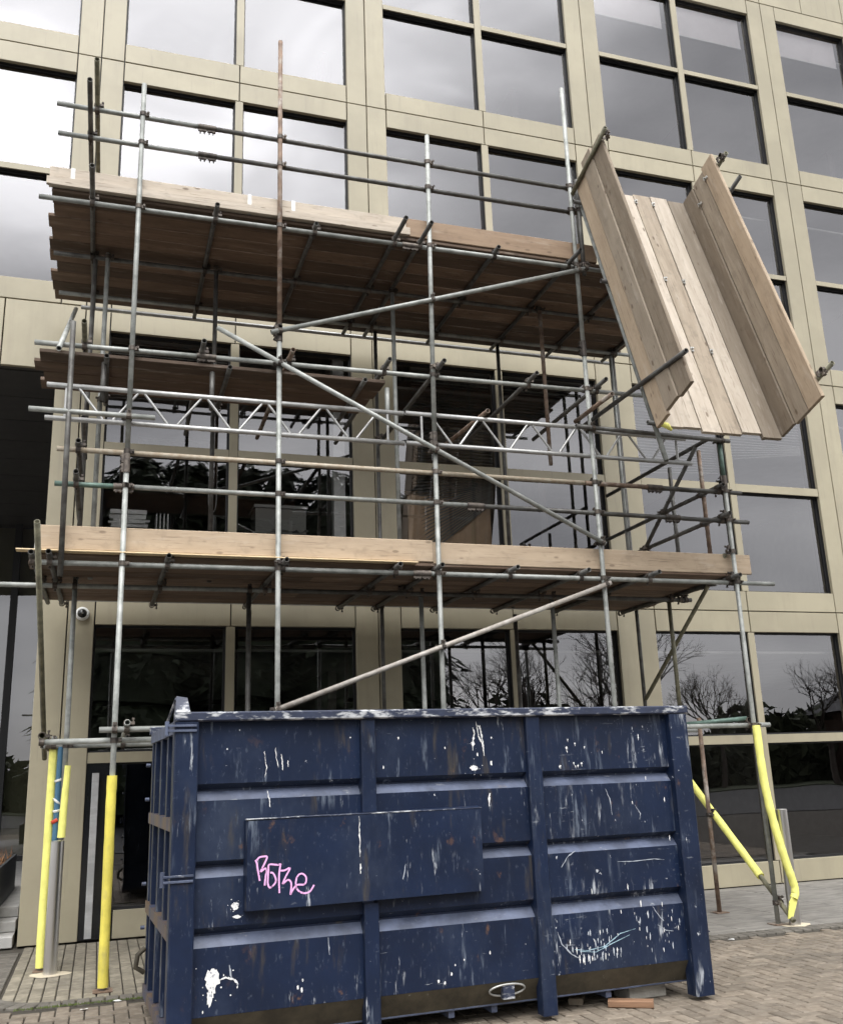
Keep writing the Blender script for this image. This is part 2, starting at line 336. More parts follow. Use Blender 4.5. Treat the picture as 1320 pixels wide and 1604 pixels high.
# ------------------------------------------------------------------ office building
W = 3.596; H = 3.6; PW = .29
bld = tag(empty('office_building'), 'beige metal clad office block with a grid of square tinted windows behind the scaffolding', 'building')
jn = .007
_pc = {}
def panel(x0, x1, z0, z1, y0=0.0, dep=.05, name='cladding_panel', m=CLAD, par=bld):
    mb = MB(); c = .004; y0 += random.uniform(-.0015,.0015)
    a, b, e, f = x0+jn, x1-jn, z0+jn, z1-jn
    v = [(a,y0+c,e),(b,y0+c,e),(b,y0+c,f),(a,y0+c,f),(a+c,y0,e+c),(b-c,y0,e+c),(b-c,y0,f-c),(a+c,y0,f-c),(a,y0+dep,e),(b,y0+dep,e),(b,y0+dep,f),(a,y0+dep,f)]
    mb.add(v, [(4,5,6,7),(0,1,5,4),(1,2,6,5),(2,3,7,6),(3,0,4,7),(8,9,1,0),(9,10,2,1),(10,11,3,2),(11,8,0,3)])
    return mb.build(name, m, par)
WB, WT = .29, 3.30      # window opening within a storey
XB0, XB1 = -2, 5
def window(bx, zk, wb=WB, x0off=PW):
    X0 = bx*W + x0off; X1 = (bx+1)*W - PW; Z0 = zk*H + wb; Z1 = zk*H + WT; T0 = zk*H + 1.76; T1 = zk*H + 1.845
    if zk == 0: T0, T1 = 1.79, 1.91
    if zk == 1: T1 = zk*H + 1.885
    fr = MB(); d0, d1 = .012, .16
    fr.box((X0-.03, d0+.045, Z0-.03), (X0, d1, Z1+.03)); fr.box((X1, d0+.045, Z0-.03), (X1+.03, d1, Z1+.03))
    fr.box((X0, d0+.045, Z1), (X1, d1, Z1+.03)); fr.box((X0, d0+.045, Z0-.03), (X1, d1, Z0))
    # black edge bars standing at the panes
    xm0, xm1 = bx*W + 1.745, bx*W + 1.855
    for (a, b, c_, d_) in ((X0, xm0, Z0, T0), (xm1, X1, Z0, T0), (X0, xm0, T1, Z1), (xm1, X1, T1, Z1)):
        fr.box((a, .085, c_), (a+.018, .13, d_)); fr.box((b-.018, .085, c_), (b, .13, d_))
        fr.box((a+.018, .085, c_), (b-.018, .13, c_+.018)); fr.box((a+.018, .085, d_-.018), (b-.018, .13, d_))
    # dark cheeks behind the glazing bars
    fr.box((xm0, .03, Z0), (xm1, .12, Z1)); fr.box((X0, .032, T0), (xm0, .118, T1)); fr.box((xm1, .032, T0), (X1, .118, T1))
    wo = fr.build('window', BLK, bld)
    mu = MB(); mu.box((xm0+.004, .004, Z0+.001), (xm1-.004, .029, Z1-.001)); mu.build('mullion', CLAD, wo)
    for a, b in ((X0, xm0), (xm1, X1)):
        tr = MB(); tr.box((a+.001, .008, T0+.004), (b-.001, .030, T1-.004)); tr.build('transom', CLAD, wo)
    for (a, b, c_, d_) in ((X0, xm0, Z0, T0), (xm1, X1, Z0, T0), (X0, xm0, T1, Z1), (xm1, X1, T1, Z1)):
        p = MB(); cxm, czm = (a+b)/2, (c_+d_)/2; hx, hz = (b-a)/2-.012, (d_-c_)/2-.012
        p.add([(-hx,0,-hz),(hx,0,-hz),(hx,0,hz),(-hx,0,hz)], [(0,1,2,3)])
        o = p.build('pane', GLASS, wo, (cxm, .10, czm)); o.rotation_euler = (R(random.uniform(-.18,.18)), 0, R(random.uniform(-.18,.18)))
    return wo
for bx in range(XB0, XB1):
    for k in range(0, 4):
        if bx < 0 and k < 2: continue
        xa, xb = bx*W, (bx+1)*W; za, zb = k*H, (k+1)*H; m_ = xa + 1.8
        if k == 0:
            za = .0
        door = (bx == 0 and k == 0)
        panel(xa, xa+PW, za, zb); panel(xb-PW, xb, za, zb)
        panel(xa+PW, m_, zb-(H-WT), zb); panel(m_, xb-PW, zb-(H-WT), zb)
        if door: panel(xa+.62, m_, 0, WB)
        else: panel(xa+PW, m_, k*H, k*H+WB)
        panel(m_, xb-PW, k*H, k*H+WB)
        window(bx, k)
    # parapet of tall narrow panels above
    for q in range(4): panel(bx*W + q*W/4, bx*W + (q+1)*W/4, 4*H, 4*H+1.9)
# recessed entrance at the left
for q in range(-3, 0): panel(-.91 + q*2.0 + 2.0 - (0 if q > -4 else 0) - 2.0, -.91 + (q+1)*2.0 - (0), 6.34, 7.2)
panel(-.91 + 0, 0, 6.34, 7.2)
panel(-.30, 0, 0, 6.33)
col0 = MB(); col0.box((-.295, .052, 0), (-.02, .62, 6.32)); col0.build('entrance_pier', CLAD, bld)
so_ = MB(); so_.box((-7.2, .052, 6.345), (-.02, 7.9, 6.42)); so_.build('entrance_soffit', mat('dark_soffit', (.05,.048,.045), .6, var=.2), bld)
SOFS = mat('soffit_board', (.036,.034,.032), .5, var=.2)
for q in range(9):
    b = MB(); b.box((-7.1, .12+q*.86, 6.328), (-.31, .12+q*.86+.845, 6.344)); b.build('soffit_board', SOFS, bld)
# black core behind the cladding so that joints read dark, with openings for the windows
core = MB()
for bx in range(XB0, XB1):
    for k in range(0, 4):
        if bx < 0 and k < 2: continue
        xa, xb = bx*W, (bx+1)*W; za, zb = k*H, (k+1)*H
        core.box((xa-.0, .051, za), (xa+PW-.032, .30, zb)); core.box((xb-PW+.032, .051, za), (xb, .30, zb))
        core.box((xa+PW-.03, .051, zb-(H-WT)+.032), (xb-PW+.03, .30, zb)); core.box((xa+PW-.03, .051, za), (xb-PW+.03, .30, za+WB-.032))
    core.box((bx*W, .051, 4*H), ((bx+1)*W, .3, 4*H+1.88))
core.build('wall_core', BLK, bld)
for k in range(0, 5):
    b = MB(); xl = XB0*W if k >= 2 else -.25
    b.box((xl, .31, k*H - .16), (XB1*W, 9, k*H + .06)); b.build('floor_slab', CARPET, bld)
    if k > 0:
        b = MB(); b.box((xl, .36, k*H - .55), (XB1*W, 8.9, k*H - .52)); b.build('suspended_ceiling', CEIL, bld)
b = MB(); b.box((XB0*W, 9, 0), (XB1*W, 9.2, 4*H+1.8)); b.box((XB0*W-.3, .05, 6.5), (XB0*W-.001, 9.2, 16.2)); b.box((XB1*W+.001, .05, 0), (XB1*W+.3, 9.2, 16.2)); b.box((XB0*W, .31, 16.1), (XB1*W, 9, 16.28)); b.build('rear_wall', INTD, bld)
for k in range(0, 4):
    for bx in range(0 if k < 2 else XB0, XB1):
        b = MB(); x_ = bx*W; b.box((x_-.06, 2.6, k*H+.06), (x_+.06, 9, (k+1)*H-.55)); b.build('partition', INT if (bx+k) % 2 else INTD, bld)
b = MB(); b.box((3.10, .20, 3.66), (3.25, .32, 6.9)); b.build('pale_blind_box', OFFW, bld)
b = MB(); b.box((-.26, .6, 0), (-.2, 9, 6.3)); b.build('lobby_side_wall', INTD, bld)
# glazed door strip beside the entrance pier
b = MB(); b.box((.285, .02, .015), (.60, .06, 1.80)); dr = b.build('door', mat('black_door_glass', (.012,.013,.015), .12), bld)
b = MB(); b.cbox((0,-.012,-.036),(1.66,.012,.036), .004); hb = b.build('door_pull', ALU, dr); hb.matrix_basis = Matrix.Translation((.385,-.012,.03)) @ Matrix.Rotation(R(-90),4,'Y')
# lobby glazing at the back of the recess
fr = MB(); zt = 6.33
for x_ in (-7.0, -5.5, -4.0, -2.5, -1.22, -.3):
    fr.box((x_-.06, 7.55, .3), (x_+.06, 7.7, zt))
fr.box((-7, 7.56, .3), (-.3, 7.69, .42)); lob = fr.build('lobby_glazing', BLK, bld)
for a, b_ in ((-6.94,-5.56),(-5.44,-4.06),(-3.94,-2.56),(-2.44,-1.28),(-1.16,-.36)):
    p = MB(); p.add([(a,7.62,.42),(b_,7.62,.42),(b_,7.62,zt),(a,7.62,zt)], [(0,1,2,3)]); p.build('pane', GLASS, lob)
b = MB(); b.box((-7.1, 7.8, .2), (-.3, 7.9, 6.3)); b.build('lobby_rear_wall', mat('lobby_wall', (.10,.10,.05), .7), bld)
STONE = mat('pale_step_stone', (.42,.41,.39), .8, var=.15, rnd=.1, scale=8)
st = tag(empty('entrance_steps', (-.32, 0, 0)), 'pale stone steps rising into the dark recessed entrance', 'steps')
for k in range(3):
    b = MB(); b.cbox((-7,-.02+k*.33,.0+k*.11),(-.02,9 if k == 2 else .31+k*.33,.11+k*.11), .008); b.build('step', STONE, st)

# ceiling light fittings seen through the first floor windows
LFIT = mat('unlit_light_fitting', (.62,.62,.6), .4)
labs = ['long unlit ceiling light just inside the first floor window at the left', 'unlit louvred ceiling light deep in the left first floor office', 'unlit ceiling light behind the hanging cable loop', 'unlit ceiling light over the cardboard boxes', 'unlit ceiling light behind the right hand blinds']
for i, (x_, y_) in enumerate(((.95, 1.0), (1.3, 3.2), (2.6, 2.4), (4.8, 2.2), (8.6, 2.2))):
    t = tag(empty('ceiling_light', (x_, y_, 6.63)), labs[i], 'light', 'ceiling lights in the first floor offices')
    b = MB(); b.box((-.55,-.14,-.02),(.55,.14,.015)); b.build('housing', LFIT, t)
    for q in range(5):
        b = MB(); b.box((-.5+q*.21,-.12,-.045),(-.33+q*.21,.12,-.0202)); b.build('louvre', STEEL, t)
# things stacked inside the first floor office
def papers(x_, y_, z_, n, wx, wy, label, name='paper_stack'):
    t = tag(empty(name, (x_, y_, z_)), label, 'papers')
    zz = 0
    for i in range(n):
        h_ = random.uniform(.03,.06); b = MB(); b.box((-wx/2,-wy/2,0),(wx/2,wy/2,h_-.004)); o = b.build('ream', PAPER, t, (random.uniform(-.03,.03), random.uniform(-.02,.02), zz)); o.rotation_euler = (0,0,R(random.uniform(-8,8))); zz += h_
    return zz
b = MB(); b.box((.35,.30,3.66),(1.70,.80,3.70)); b.box((.35,.30,4.49),(1.70,.74,4.52))
for xx in (.35, 1.01, 1.67): b.box((xx,.36,3.70),(xx+.03,.74,4.489))
tag(b.build('low_bookcase', INT), 'low grey bookcase inside the left first floor window', 'bookcase')
papers(.62,.46,4.521,5,.42,.34,'untidy stack of pale papers on the bookcase behind the left scaffold pole')
b = MB()
for i in range(4): b.box((.93+i*.045,.42,4.521),(.945+i*.045,.70,4.74), M=None)
tag(b.build('book_row', PAPER), 'thin pale books standing beside the stack of papers', 'books')
b = MB(); b.box((1.98,.30,3.66),(2.95,.90,4.52)); tag(b.build('low_cabinet', INTD), 'dark low cabinet inside the window left of the pale post', 'cabinet')
ob = tag(empty('office_crate', (2.45,.56,4.522)), 'dark grey ridged crate on the low cabinet', 'crate')
b = MB(); b.box((-.32,-.2,0),(.32,.2,.34)); b.build('crate_body', mat('dark_crate', (.22,.22,.20), .6), ob)
b = MB(); b.box((-.34,-.22,.342),(.34,.22,.38)); b.build('lid', mat('crate_lid', (.34,.34,.32), .5), ob)
fm = MB(); nx_, ny_ = 12, 8; vv = []
for i in range(nx_+1):
    for j_ in range(ny_+1): vv.append((i*.04, j_*.03, .02 + random.uniform(0,.055)))
fm.add(vv, [(i*(ny_+1)+j_, (i+1)*(ny_+1)+j_, (i+1)*(ny_+1)+j_+1, i*(ny_+1)+j_+1) for i in range(nx_) for j_ in range(ny_)])
tag(fm.build('crumpled_foil', mat('silver_foil', (.7,.7,.72), .25, .9), None, (2.32, .33, 4.525)), 'crumpled silver foil lying in front of the dark crate', 'foil')
def carton(x_, y_, z_, wx, wy, hz, rz, label):
    t = tag(empty('cardboard_box', (x_, y_, z_), R(rz)), label, 'box', 'cardboard boxes in the first floor window')
    b = MB(); b.box((-wx/2,-wy/2,0),(wx/2,wy/2,hz)); b.build('carton', CARD, t)
    for s_ in (-1, 1):
        b = MB(); M_ = Matrix.Translation((0, s_*wy/2, hz+.002)) @ Matrix.Rotation(s_*R(-28), 4, 'X'); b.box((-wx/2, min(0,-s_*wy/2+.0), 0), (wx/2, max(0,-s_*wy/2), .006), M=M_); b.build('flap', CARD, t)
    b = MB(); b.box((-.03,-wy/2-.003,0.01),(.03,-wy/2-.0005,hz-.01)); b.build('tape', mat('parcel_tape', (.42,.32,.2), .3), t)
carton(4.42,.52,3.66,.72,.6,1.42,4,'tall brown cardboard box below the collapsed blind, left of the pair')
carton(5.02,.50,3.66,.50,.5,1.50,-3,'brown cardboard box with slanting open flaps, right of the pair')
# hanging cable loop
b = MB(); b.path([(1.62+.05*math.cos(a), .62, 5.0+.16*math.sin(a) - (0 if math.sin(a) < 0 else 0)) for a in [math.pi + i*math.pi/8 for i in range(9)]] , .006, 6)
b.tube((1.57,.62,5.0),(1.57,.62,5.5),.006,6); b.tube((1.67,.62,5.0),(1.67,.62,5.5),.006,6)
tag(b.build('cable_loop', WHITE), 'pale cable hanging in a loop inside the first floor window', 'cable')
# blinds
SLAT = mat('grey_blind_slat', (.16,.16,.15), .5, var=.1, rnd=.12)
SLATL = mat('light_blind_slat', (.34,.34,.33), .5, var=.1, rnd=.1)
sm_ = MB(); sm_.add([(-.5,-.02,-.006),(.5,-.02,-.006),(.5,0,.004),(-.5,0,.004),(.5,.02,-.006),(-.5,.02,-.006)], [(0,1,2,3),(3,2,4,5)]); smesh = sm_.mesh('blind_slat', SLAT); sml = sm_.mesh('blind_slat', SLATL)
def blind(x0, x1, zt, zb, label, tilt=0.0, me=smesh, fan=None, y=.22, group='venetian blinds hanging in the windows', pitch=.045):
    t = tag(empty('venetian_blind', ((x0+x1)/2, y, zt)), label, 'blind', group)
    b = MB(); b.box((-(x1-x0)/2,-.03,-.03),((x1-x0)/2,.03,.02)); b.build('headrail', SLATL, t)
    n = int((zt-zb)/pitch)
    for i in range(1, n+1):
        fr_ = max(0, (i/n - .72)/.28); o = link('slat', me, t); z_ = -i*pitch
        o.scale = (x1-x0-.02, 1, 1); o.location = (0, 0, z_ + tilt*fr_*.5); o.rotation_euler = (R(28+random.uniform(-6,6)), -tilt*fr_, 0)
    if fan:
        # the lower slats slipped from their cords and splay downwards from one corner
        px_, pz_, n2, wl = fan
        for i in range(n2):
            a = R(4 + i*34/(n2-1)); o = link('slat', me, t); o.scale = (wl,1,1)
            cx_ = px_ - math.cos(a)*wl/2; cz_ = pz_ - i*.016 - math.sin(a)*wl/2
            o.location = (cx_ - (x0+x1)/2, 0, cz_ - zt); o.rotation_euler = (R(35), -a, 0)
    return t
blind(3.90+.28, 5.33, 6.90, 5.46, 'dark blind with its lower slats slipped into a slanting fan above the cardboard boxes', 0, smesh, fan=(5.30, 5.40, 22, 1.15))
blind(5.46, 6.88, 6.90, 5.95, 'dark blind with a slanting lower edge, right of the mullion behind the scaffold', .35, smesh)
blind(7.50, 8.92, 6.90, 5.60, 'grey blind in the window pane half hidden behind the right scaffold corner', .05, sml)
blind(9.08, 10.48, 6.90, 5.92, 'grey blind below the foot of the timber chute, ending in a slanting edge', .12, sml)
blind(.31, 1.74, 6.90, 6.1, 'raised blind at the far left first floor window', .05, sml)
blind(-1.9, -.32, 9.9, 8.95, 'pale blind in the second floor window at the left edge', .02, sml)
RB = mat('white_roller_blind', (.74,.70,.70), .8, var=.04)
for x0, x1, zt, zb, lb in ((7.52,8.90,14.08,13.55,'white roller blind a quarter down, left pane of the top right window bay'), (9.06,10.46,14.08,13.50,'white roller blind a quarter down, right pane above the timber chute'), (11.1,12.5,14.08,13.55,'white roller blind in the top window at the right edge')):
    t = tag(empty('roller_blind', ((x0+x1)/2, .17, zt)), lb, 'blind', 'white roller blinds in the top floor windows')
    b = MB(); hx = (x1-x0)/2; b.box((-hx+.03,0,zb-zt),(hx-.06,.004,0)); b.build('blind_cloth', RB, t); b = MB(); b.tube((-hx+.03,.03,-.02),(hx-.06,.03,-.02),.025,10); b.build('roller', WHITE, t)
    b = MB(); b.box((-hx+.03,-.006,zb-zt-.02),(hx-.06,.01,zb-zt-.0005)); b.build('bottom_bar', WHITE, t)
# camera on the wall
cc = tag(empty('security_camera', (.155, -.001, 3.42)), 'small round dome security camera on the beige column under the lower deck', 'camera')
b = MB(); b.tube((0,0,0),(0,-.035,0),.075,24); b.tube((0,-.0352,0),(0,-.055,0),.074,24,r2=.058); b.build('housing', WHITE, cc)
b = MB(); b.tube((0,-.0553,0),(0,-.075,0),.05,20,r2=.036); b.tube((0,-.0752,0),(0,-.088,0),.036,20,r2=.012); b.build('dome', mat('black_dome', (.01,.01,.01), .08), cc)
b = MB(); b.tube((0,-.0882,0),(0,-.092,0),.010,12); b.build('lens', STEEL, cc)
# ------------------------------------------------------------------ scaffold
scf = tag(empty('scaffold', (3.4, -2.68, 0)), 'tube and board scaffold with three decks standing against the office front', 'scaffold')
S0 = Vector((3.4, -2.68, 0)); TR = .0242
tubes = []
def T(name, p, q, m=None, r=TR, clamp=True, par=scf, org=None):
    p = Vector(p); q = Vector(q); mid = (p+q)/2; ln = (q-p).length
    key = round(ln, 2); mb = MB(); mb.tube((0,0,-ln/2),(0,0,ln/2), r, 14, hollow=min(.12, ln*.3))
    o = mb.build(name, m or GALV, par); d = (q-p).normalized()
    o.matrix_basis = Matrix.Translation(mid - (S0 if org is None else org)) @ d.to_track_quat('Z','Y').to_matrix().to_4x4() @ Matrix.Rotation(random.uniform(0,6), 4, 'Z')
    if clamp: tubes.append((p, q, o))
    return o
FY = -2.68; LY = -2.63
# front standards
T('standard', (.52,FY,4.37), (.52,FY,8.40)); T('standard', (.525,FY,.01), (.52,FY,4.36))
T('standard', (1.89,FY,.01), (1.90,FY,5.80)); T('standard', (1.90,FY,5.81), (1.90,FY,9.24), RUST)
T('standard', (3.44,FY,.01), (3.475,FY,4.80)); T('standard', (3.475,FY,4.81), (3.53,FY,8.38))
T('standard', (5.26,FY,.01), (5.25,FY,6.0)); T('standard', (5.25,FY,6.01), (5.25,FY,9.36)); T('standard', (5.33,FY-.02,6.9), (5.33,FY-.02,8.12), GALD)
T('standard', (6.86,FY,.01), (6.86,FY,4.55)); T('standard', (6.86,FY,4.56), (6.86,FY,5.06), GREEN)
T('standard', (.02,-2.735,3.30), (-.005,-2.735,5.68), GALD)
# middle row
MY = -1.62
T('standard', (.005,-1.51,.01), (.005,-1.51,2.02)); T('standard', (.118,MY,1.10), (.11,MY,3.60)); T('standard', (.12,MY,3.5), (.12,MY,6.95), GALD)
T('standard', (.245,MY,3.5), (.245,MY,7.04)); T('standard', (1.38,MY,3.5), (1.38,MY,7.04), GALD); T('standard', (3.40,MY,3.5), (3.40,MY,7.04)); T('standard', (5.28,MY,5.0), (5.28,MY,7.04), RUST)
T('standard', (3.62,MY,.01), (3.62,MY,3.45)); T('standard', (5.17,MY,.01), (5.17,MY,3.45)); T('standard', (6.68,MY,2.02), (6.68,MY,3.45), OLIVE); T('standard', (6.84,-1.73,.01), (6.84,-1.73,2.06), RUST)
T('standard', (6.88,MY,3.45), (6.88,MY,5.07), GALD); T('standard', (6.84,-2.30,3.5), (6.84,-2.30,5.06), RUST)
T('standard', (1.78,MY,.01), (1.78,MY,3.45), GALD)
# inner row by the wall
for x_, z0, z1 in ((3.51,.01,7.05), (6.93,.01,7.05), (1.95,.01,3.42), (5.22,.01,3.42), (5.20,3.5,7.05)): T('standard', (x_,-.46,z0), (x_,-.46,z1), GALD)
T('standard', (6.80,-.62,3.5), (6.80,-.62,7.05), GALV)
# ledgers and guard rails
T('ledger', (-.20,LY,3.44), (3.30,LY,3.44)); T('ledger', (3.31,LY,3.44), (7.38,LY,3.44))
T('ledger', (-1.6,-1.67,3.42), (2.0,-1.67,3.42)); T('ledger', (2.01,-1.67,3.42), (6.95,-1.67,3.42), GALD)
T('ledger', (-.1,-.275,3.54), (6.95,-.275,3.54), LATT)  # pale tube added to draw the sky-lit rear edge of this deck
T('guard_rail', (-.08,LY,4.155), (.50,LY,4.156), GREEN); T('guard_rail', (.51,LY,4.156), (3.9,LY,4.155)); T('guard_rail', (3.91,LY,4.155), (7.15,LY,4.13), GALD)
T('guard_rail', (-.08,LY,4.48), (5.15,LY,4.47), BEIGT); T('guard_rail', (5.16,LY,4.47), (6.0,LY,4.47), RUST); T('guard_rail', (6.01,LY,4.47), (7.10,LY,4.465), GALD)
T('ledger', (-.33,LY,5.485), (1.2,LY,5.50)); T('ledger', (1.21,LY,5.50), (5.98,LY,5.535))
T('ledger', (-.39,LY,6.99), (3.3,LY,7.01)); T('ledger', (3.31,LY,7.01), (5.9,LY,7.03)); T('ledger', (5.91,LY,7.03), (7.1,LY,7.03))
T('ledger', (-.3,-1.57,7.0), (7.0,-1.57,7.01), GALD)
T('ledger', (-.28,-.66,7.01), (3.5,-.66,7.01)); T('ledger', (3.51,-.66,7.01), (7.1,-.66,7.01)); T('ledger', (-.05,-.265,7.05), (7.0,-.265,7.05), LATT)  # last, paler tube is added to stand for the sky-lit board edge
T('guard_rail', (-.29,LY,8.045), (1.15,LY,8.047)); T('guard_rail', (1.16,LY,8.047), (5.37,LY,8.04), GALD)
T('guard_rail', (-.26,LY,7.715), (1.16,LY,7.72)); T('guard_rail', (1.17,LY,7.72), (5.42,LY,7.73), GALD)
T('ledger', (-.05,LY,1.925), (7.09,LY,1.93)); T('ledger', (-.1,-1.56,1.93), (6.95,-1.56,1.93)); T('ledger', (.40,-2.735,2.01), (2.1,-2.735,2.01))
T('ledger', (5.25,LY,5.065), (6.45,LY,5.06), LATT); T('ledger', (5.05,-2.735,5.065), (6.95,-2.735,5.035), GALD)
T('ledger', (-.33,-2.735,4.80), (.75,-2.735,4.80)); T('guard_rail', (6.2,-2.1,1.96), (6.83,-2.62,2.0), GREEN)
# transoms (bearers under the boards)
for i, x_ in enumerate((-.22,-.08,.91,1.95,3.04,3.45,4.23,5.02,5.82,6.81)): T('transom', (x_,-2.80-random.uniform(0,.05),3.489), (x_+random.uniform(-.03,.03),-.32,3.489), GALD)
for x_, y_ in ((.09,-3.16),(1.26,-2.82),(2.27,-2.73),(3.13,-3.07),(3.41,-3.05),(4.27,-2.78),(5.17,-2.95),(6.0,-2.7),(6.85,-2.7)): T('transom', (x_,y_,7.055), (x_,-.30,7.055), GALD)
for x_, z_, y1 in ((1.16,5.55,-.25),(2.0,5.55,-.3),(2.97,5.555,-.3),(3.545,5.60,-.25),(4.57,5.565,-.5),(5.38,5.575,-.9)): T('transom', (x_,-2.88,z_), (x_+.04,y1,z_), GALD if x_ != 2.0 else RUST)
for x_ in (.30,1.42,2.75): T('transom', (x_,-2.74,5.37), (x_,-1.5,5.37), GALD)
T('transom', (4.05,-2.74,5.15), (3.95,-1.3,5.15), RUST)
T('transom', (.62,-2.86,2.06), (.62,-1.45,1.985))
T('transom', (-.045,-2.62,1.978), (-.045,-1.35,1.978), OLIVE)
# end guard rails, at right angles to the front
T('guard_rail', (.08,-3.30,8.095), (.09,-1.50,8.095), OLIVE); T('guard_rail', (.035,-3.42,7.768), (.04,-1.95,7.768), GALD)
for x_, y_, z_, m_ in ((.10,-3.05,5.545,OLIVE), (.12,-2.42,4.87,GALD), (.10,-2.74,4.53,GALD), (.10,-2.86,4.206,GALD)): T('guard_rail', (x_,y_,z_), (x_,-1.2,z_), m_)
for z_, y0, y1 in ((5.11,-2.56,-.2),(4.52,-2.74,-.05),(4.18,-2.80,-.45)): T('guard_rail', (6.80,y0,z_), (6.80,y1,z_), GALD)
for x_ in (.28,1.27,3.02): T('hanger', (x_,-2.575,4.98), (x_,-2.575,5.37), GALV if x_ > 3 else GALD)
# braces
T('brace', (1.81,-2.735,5.78), (5.32,-2.735,6.96)); T('brace', (1.29,-2.735,5.77), (5.28,-2.735,3.79)); T('brace', (1.87,-2.735,2.15), (5.30,-2.735,3.38), mat('pale_weathered_tube', (.42,.395,.36), .6, .1, scale=14, col2=(.30,.27,.235), bump=.2))
T('brace', (6.79,-2.64,3.75), (6.79,-.72,2.35), OLIVE); T('brace', (6.76,-2.36,5.07), (6.76,-.5,3.75), GALD)
T('brace', (6.91,-2.86,.05), (6.91,-.66,1.92), OLIVE)
T('brace', (-.10,-2.96,5.30), (-.10,-.35,6.98)); T('brace', (-.145,-3.42,3.60), (-.11,-.70,1.84), OLIVE)
# lattice beams
def lattice(x0, x1, y, z0, z1, m):
    t = link('lattice_beam', None, scf, Vector((x0,y,z0)) - S0); mbx = Vector((x0,y,z0))
    ln = x1-x0; h = z1-z0
    for z_ in (0, h):
        mb = MB(); mb.tube((0,0,z_),(ln,0,z_),.0235,12,hollow=.1); mb.build('chord', m, t)
    n = 5; ps = []
    x_ = .28; bays = int((ln-.4)/.57)
    st_ = (ln-.5)/bays
    for e in (.17, ln-.17):
        mb = MB(); mb.tube((e,0,.0236),(e,0,h-.0236),.014,8,caps=False); mb.build('strut', m, t)
    for i in range(bays):
        a = .25 + i*st_; b_ = a + st_
        mb = MB(); mb.tube((a+.03,0,h-.02),((a+b_)/2-.045,0,.02),.0125,8,caps=False); mb.build('lacing', m, t)
        mb = MB(); mb.tube(((a+b_)/2+.045,0,.02),(b_-.03,0,h-.02),.0125,8,caps=False); mb.build('lacing', m, t)
    return t
lattice(-.20, 3.17, -2.632, 4.765, 5.085, LATT); lattice(3.19, 6.50, -2.628, 4.775, 5.095, LATT)
# couplers: a double clamp wherever two tubes touch
cm = MB()
def half(mb, M):
    n = 10
    for a0 in (0,):
        vi = []
        for i in range(n+1):
            a = 2*math.pi*i/n
            for rr_, zz in ((.0256,-.022),(.0256,.022),(.0315,.022),(.0315,-.022)): vi.append(M @ Vector((rr_*math.cos(a), rr_*math.sin(a), zz)))
        mb.add(vi, [(4*i+k, 4*i+(k+1)%4, 4*i+4+(k+1)%4, 4*i+4+k) for i in range(n) for k in range(4)])
    mb.box((.028,-.012,-.018),(.062,.012,.018), M=M)
    mb.tube(M @ Vector((.05,-.045,0)), M @ Vector((.05,.03,0)), .0065, 6)
    mb.tube(M @ Vector((.05,-.045,0)), M @ Vector((.05,-.028,0)), .0125, 6)
half(cm, Matrix.Identity(4)); half(cm, Matrix.Translation((0,.0505,0)) @ Matrix.Rotation(R(90), 4, 'Y') @ Matrix.Rotation(R(180), 4, 'Z'))
cm.box((-.02,.020,-.02),(.02,.030,.02)); cme = cm.mesh('coupler', COUP)
ncp = 0
for i in range(len(tubes)):
    for k in range(i+1, len(tubes)):
        p1, q1, _ = tubes[i]; p2, q2, _ = tubes[k]
        d1 = q1-p1; d2 = q2-p2; l1, l2 = d1.length, d2.length; d1 /= l1; d2 /= l2
        cr_ = d1.cross(d2)
        if cr_.length < .3: continue
        r0 = p2-p1; dn = 1-(d1.dot(d2))**2
        s_ = (r0.dot(d1) - r0.dot(d2)*d1.dot(d2))/dn; t_ = (r0.dot(d1)*d1.dot(d2) - r0.dot(d2))/dn
        if not (-.05 < s_ < l1+.05 and -.05 < t_ < l2+.05): continue
        a = p1+d1*s_; b_ = p2+d2*t_; ds = (b_-a).length
        if ds < .03 or ds > .075: continue
        y_ = (b_-a).normalized(); z_ = d1; x_ = y_.cross(z_).normalized()
        Mx = Matrix((x_, y_, z_)).transposed().to_4x4()
        # second clamp must follow the second tube: shear is ignored, turn about y to split the difference
        o = link('coupler', cme, scf); o.matrix_basis = Matrix.Translation(a - S0) @ Mx; ncp += 1
print('couplers', ncp)
sl_ = MB()
sl_.tube((-.09,0,0),(.09,0,0),.031,12); sl_.box((-.085,-.012,-.048),(-.005,.012,-.028)); sl_.box((.005,-.012,-.048),(.085,.012,-.028))
for xx in (-.065,-.025,.025,.065): sl_.tube((xx,-.02,-.052),(xx,.03,-.052),.007,6)
sle = sl_.mesh('sleeve_coupler', COUP)
for x_, y_, z_, v_ in ((1.155,LY,8.047,0),(1.165,LY,7.72,0),(.505,LY,4.156,0),(1.205,LY,5.50,0),(6.0,LY,4.47,0),(6.18,LY,4.142,0),(3.305,LY,3.44,0),(3.9,LY,4.155,0),(.52,FY,4.365,1),(1.90,FY,5.805,1),(3.475,FY,4.805,1),(6.86,FY,4.55,1),(5.25,FY,6.0,1),(3.305,LY,7.01,0)):
    o = link('sleeve_coupler', sle, scf, Vector((x_,y_,z_)) - S0)
    if v_: o.rotation_euler = (0, R(90), 0)
# base plates
bp = MB(); bp.box((-.075,-.075,0),(.075,.075,.008)); bpm = bp.mesh('base_plate', RUST)
for x_, y_ in ((.525,FY),(1.89,FY),(3.44,FY),(5.26,FY),(6.86,FY),(.02,-1.51),(6.84,-1.73)): link('base_plate', bpm, scf, Vector((x_,y_,.003)) - S0)
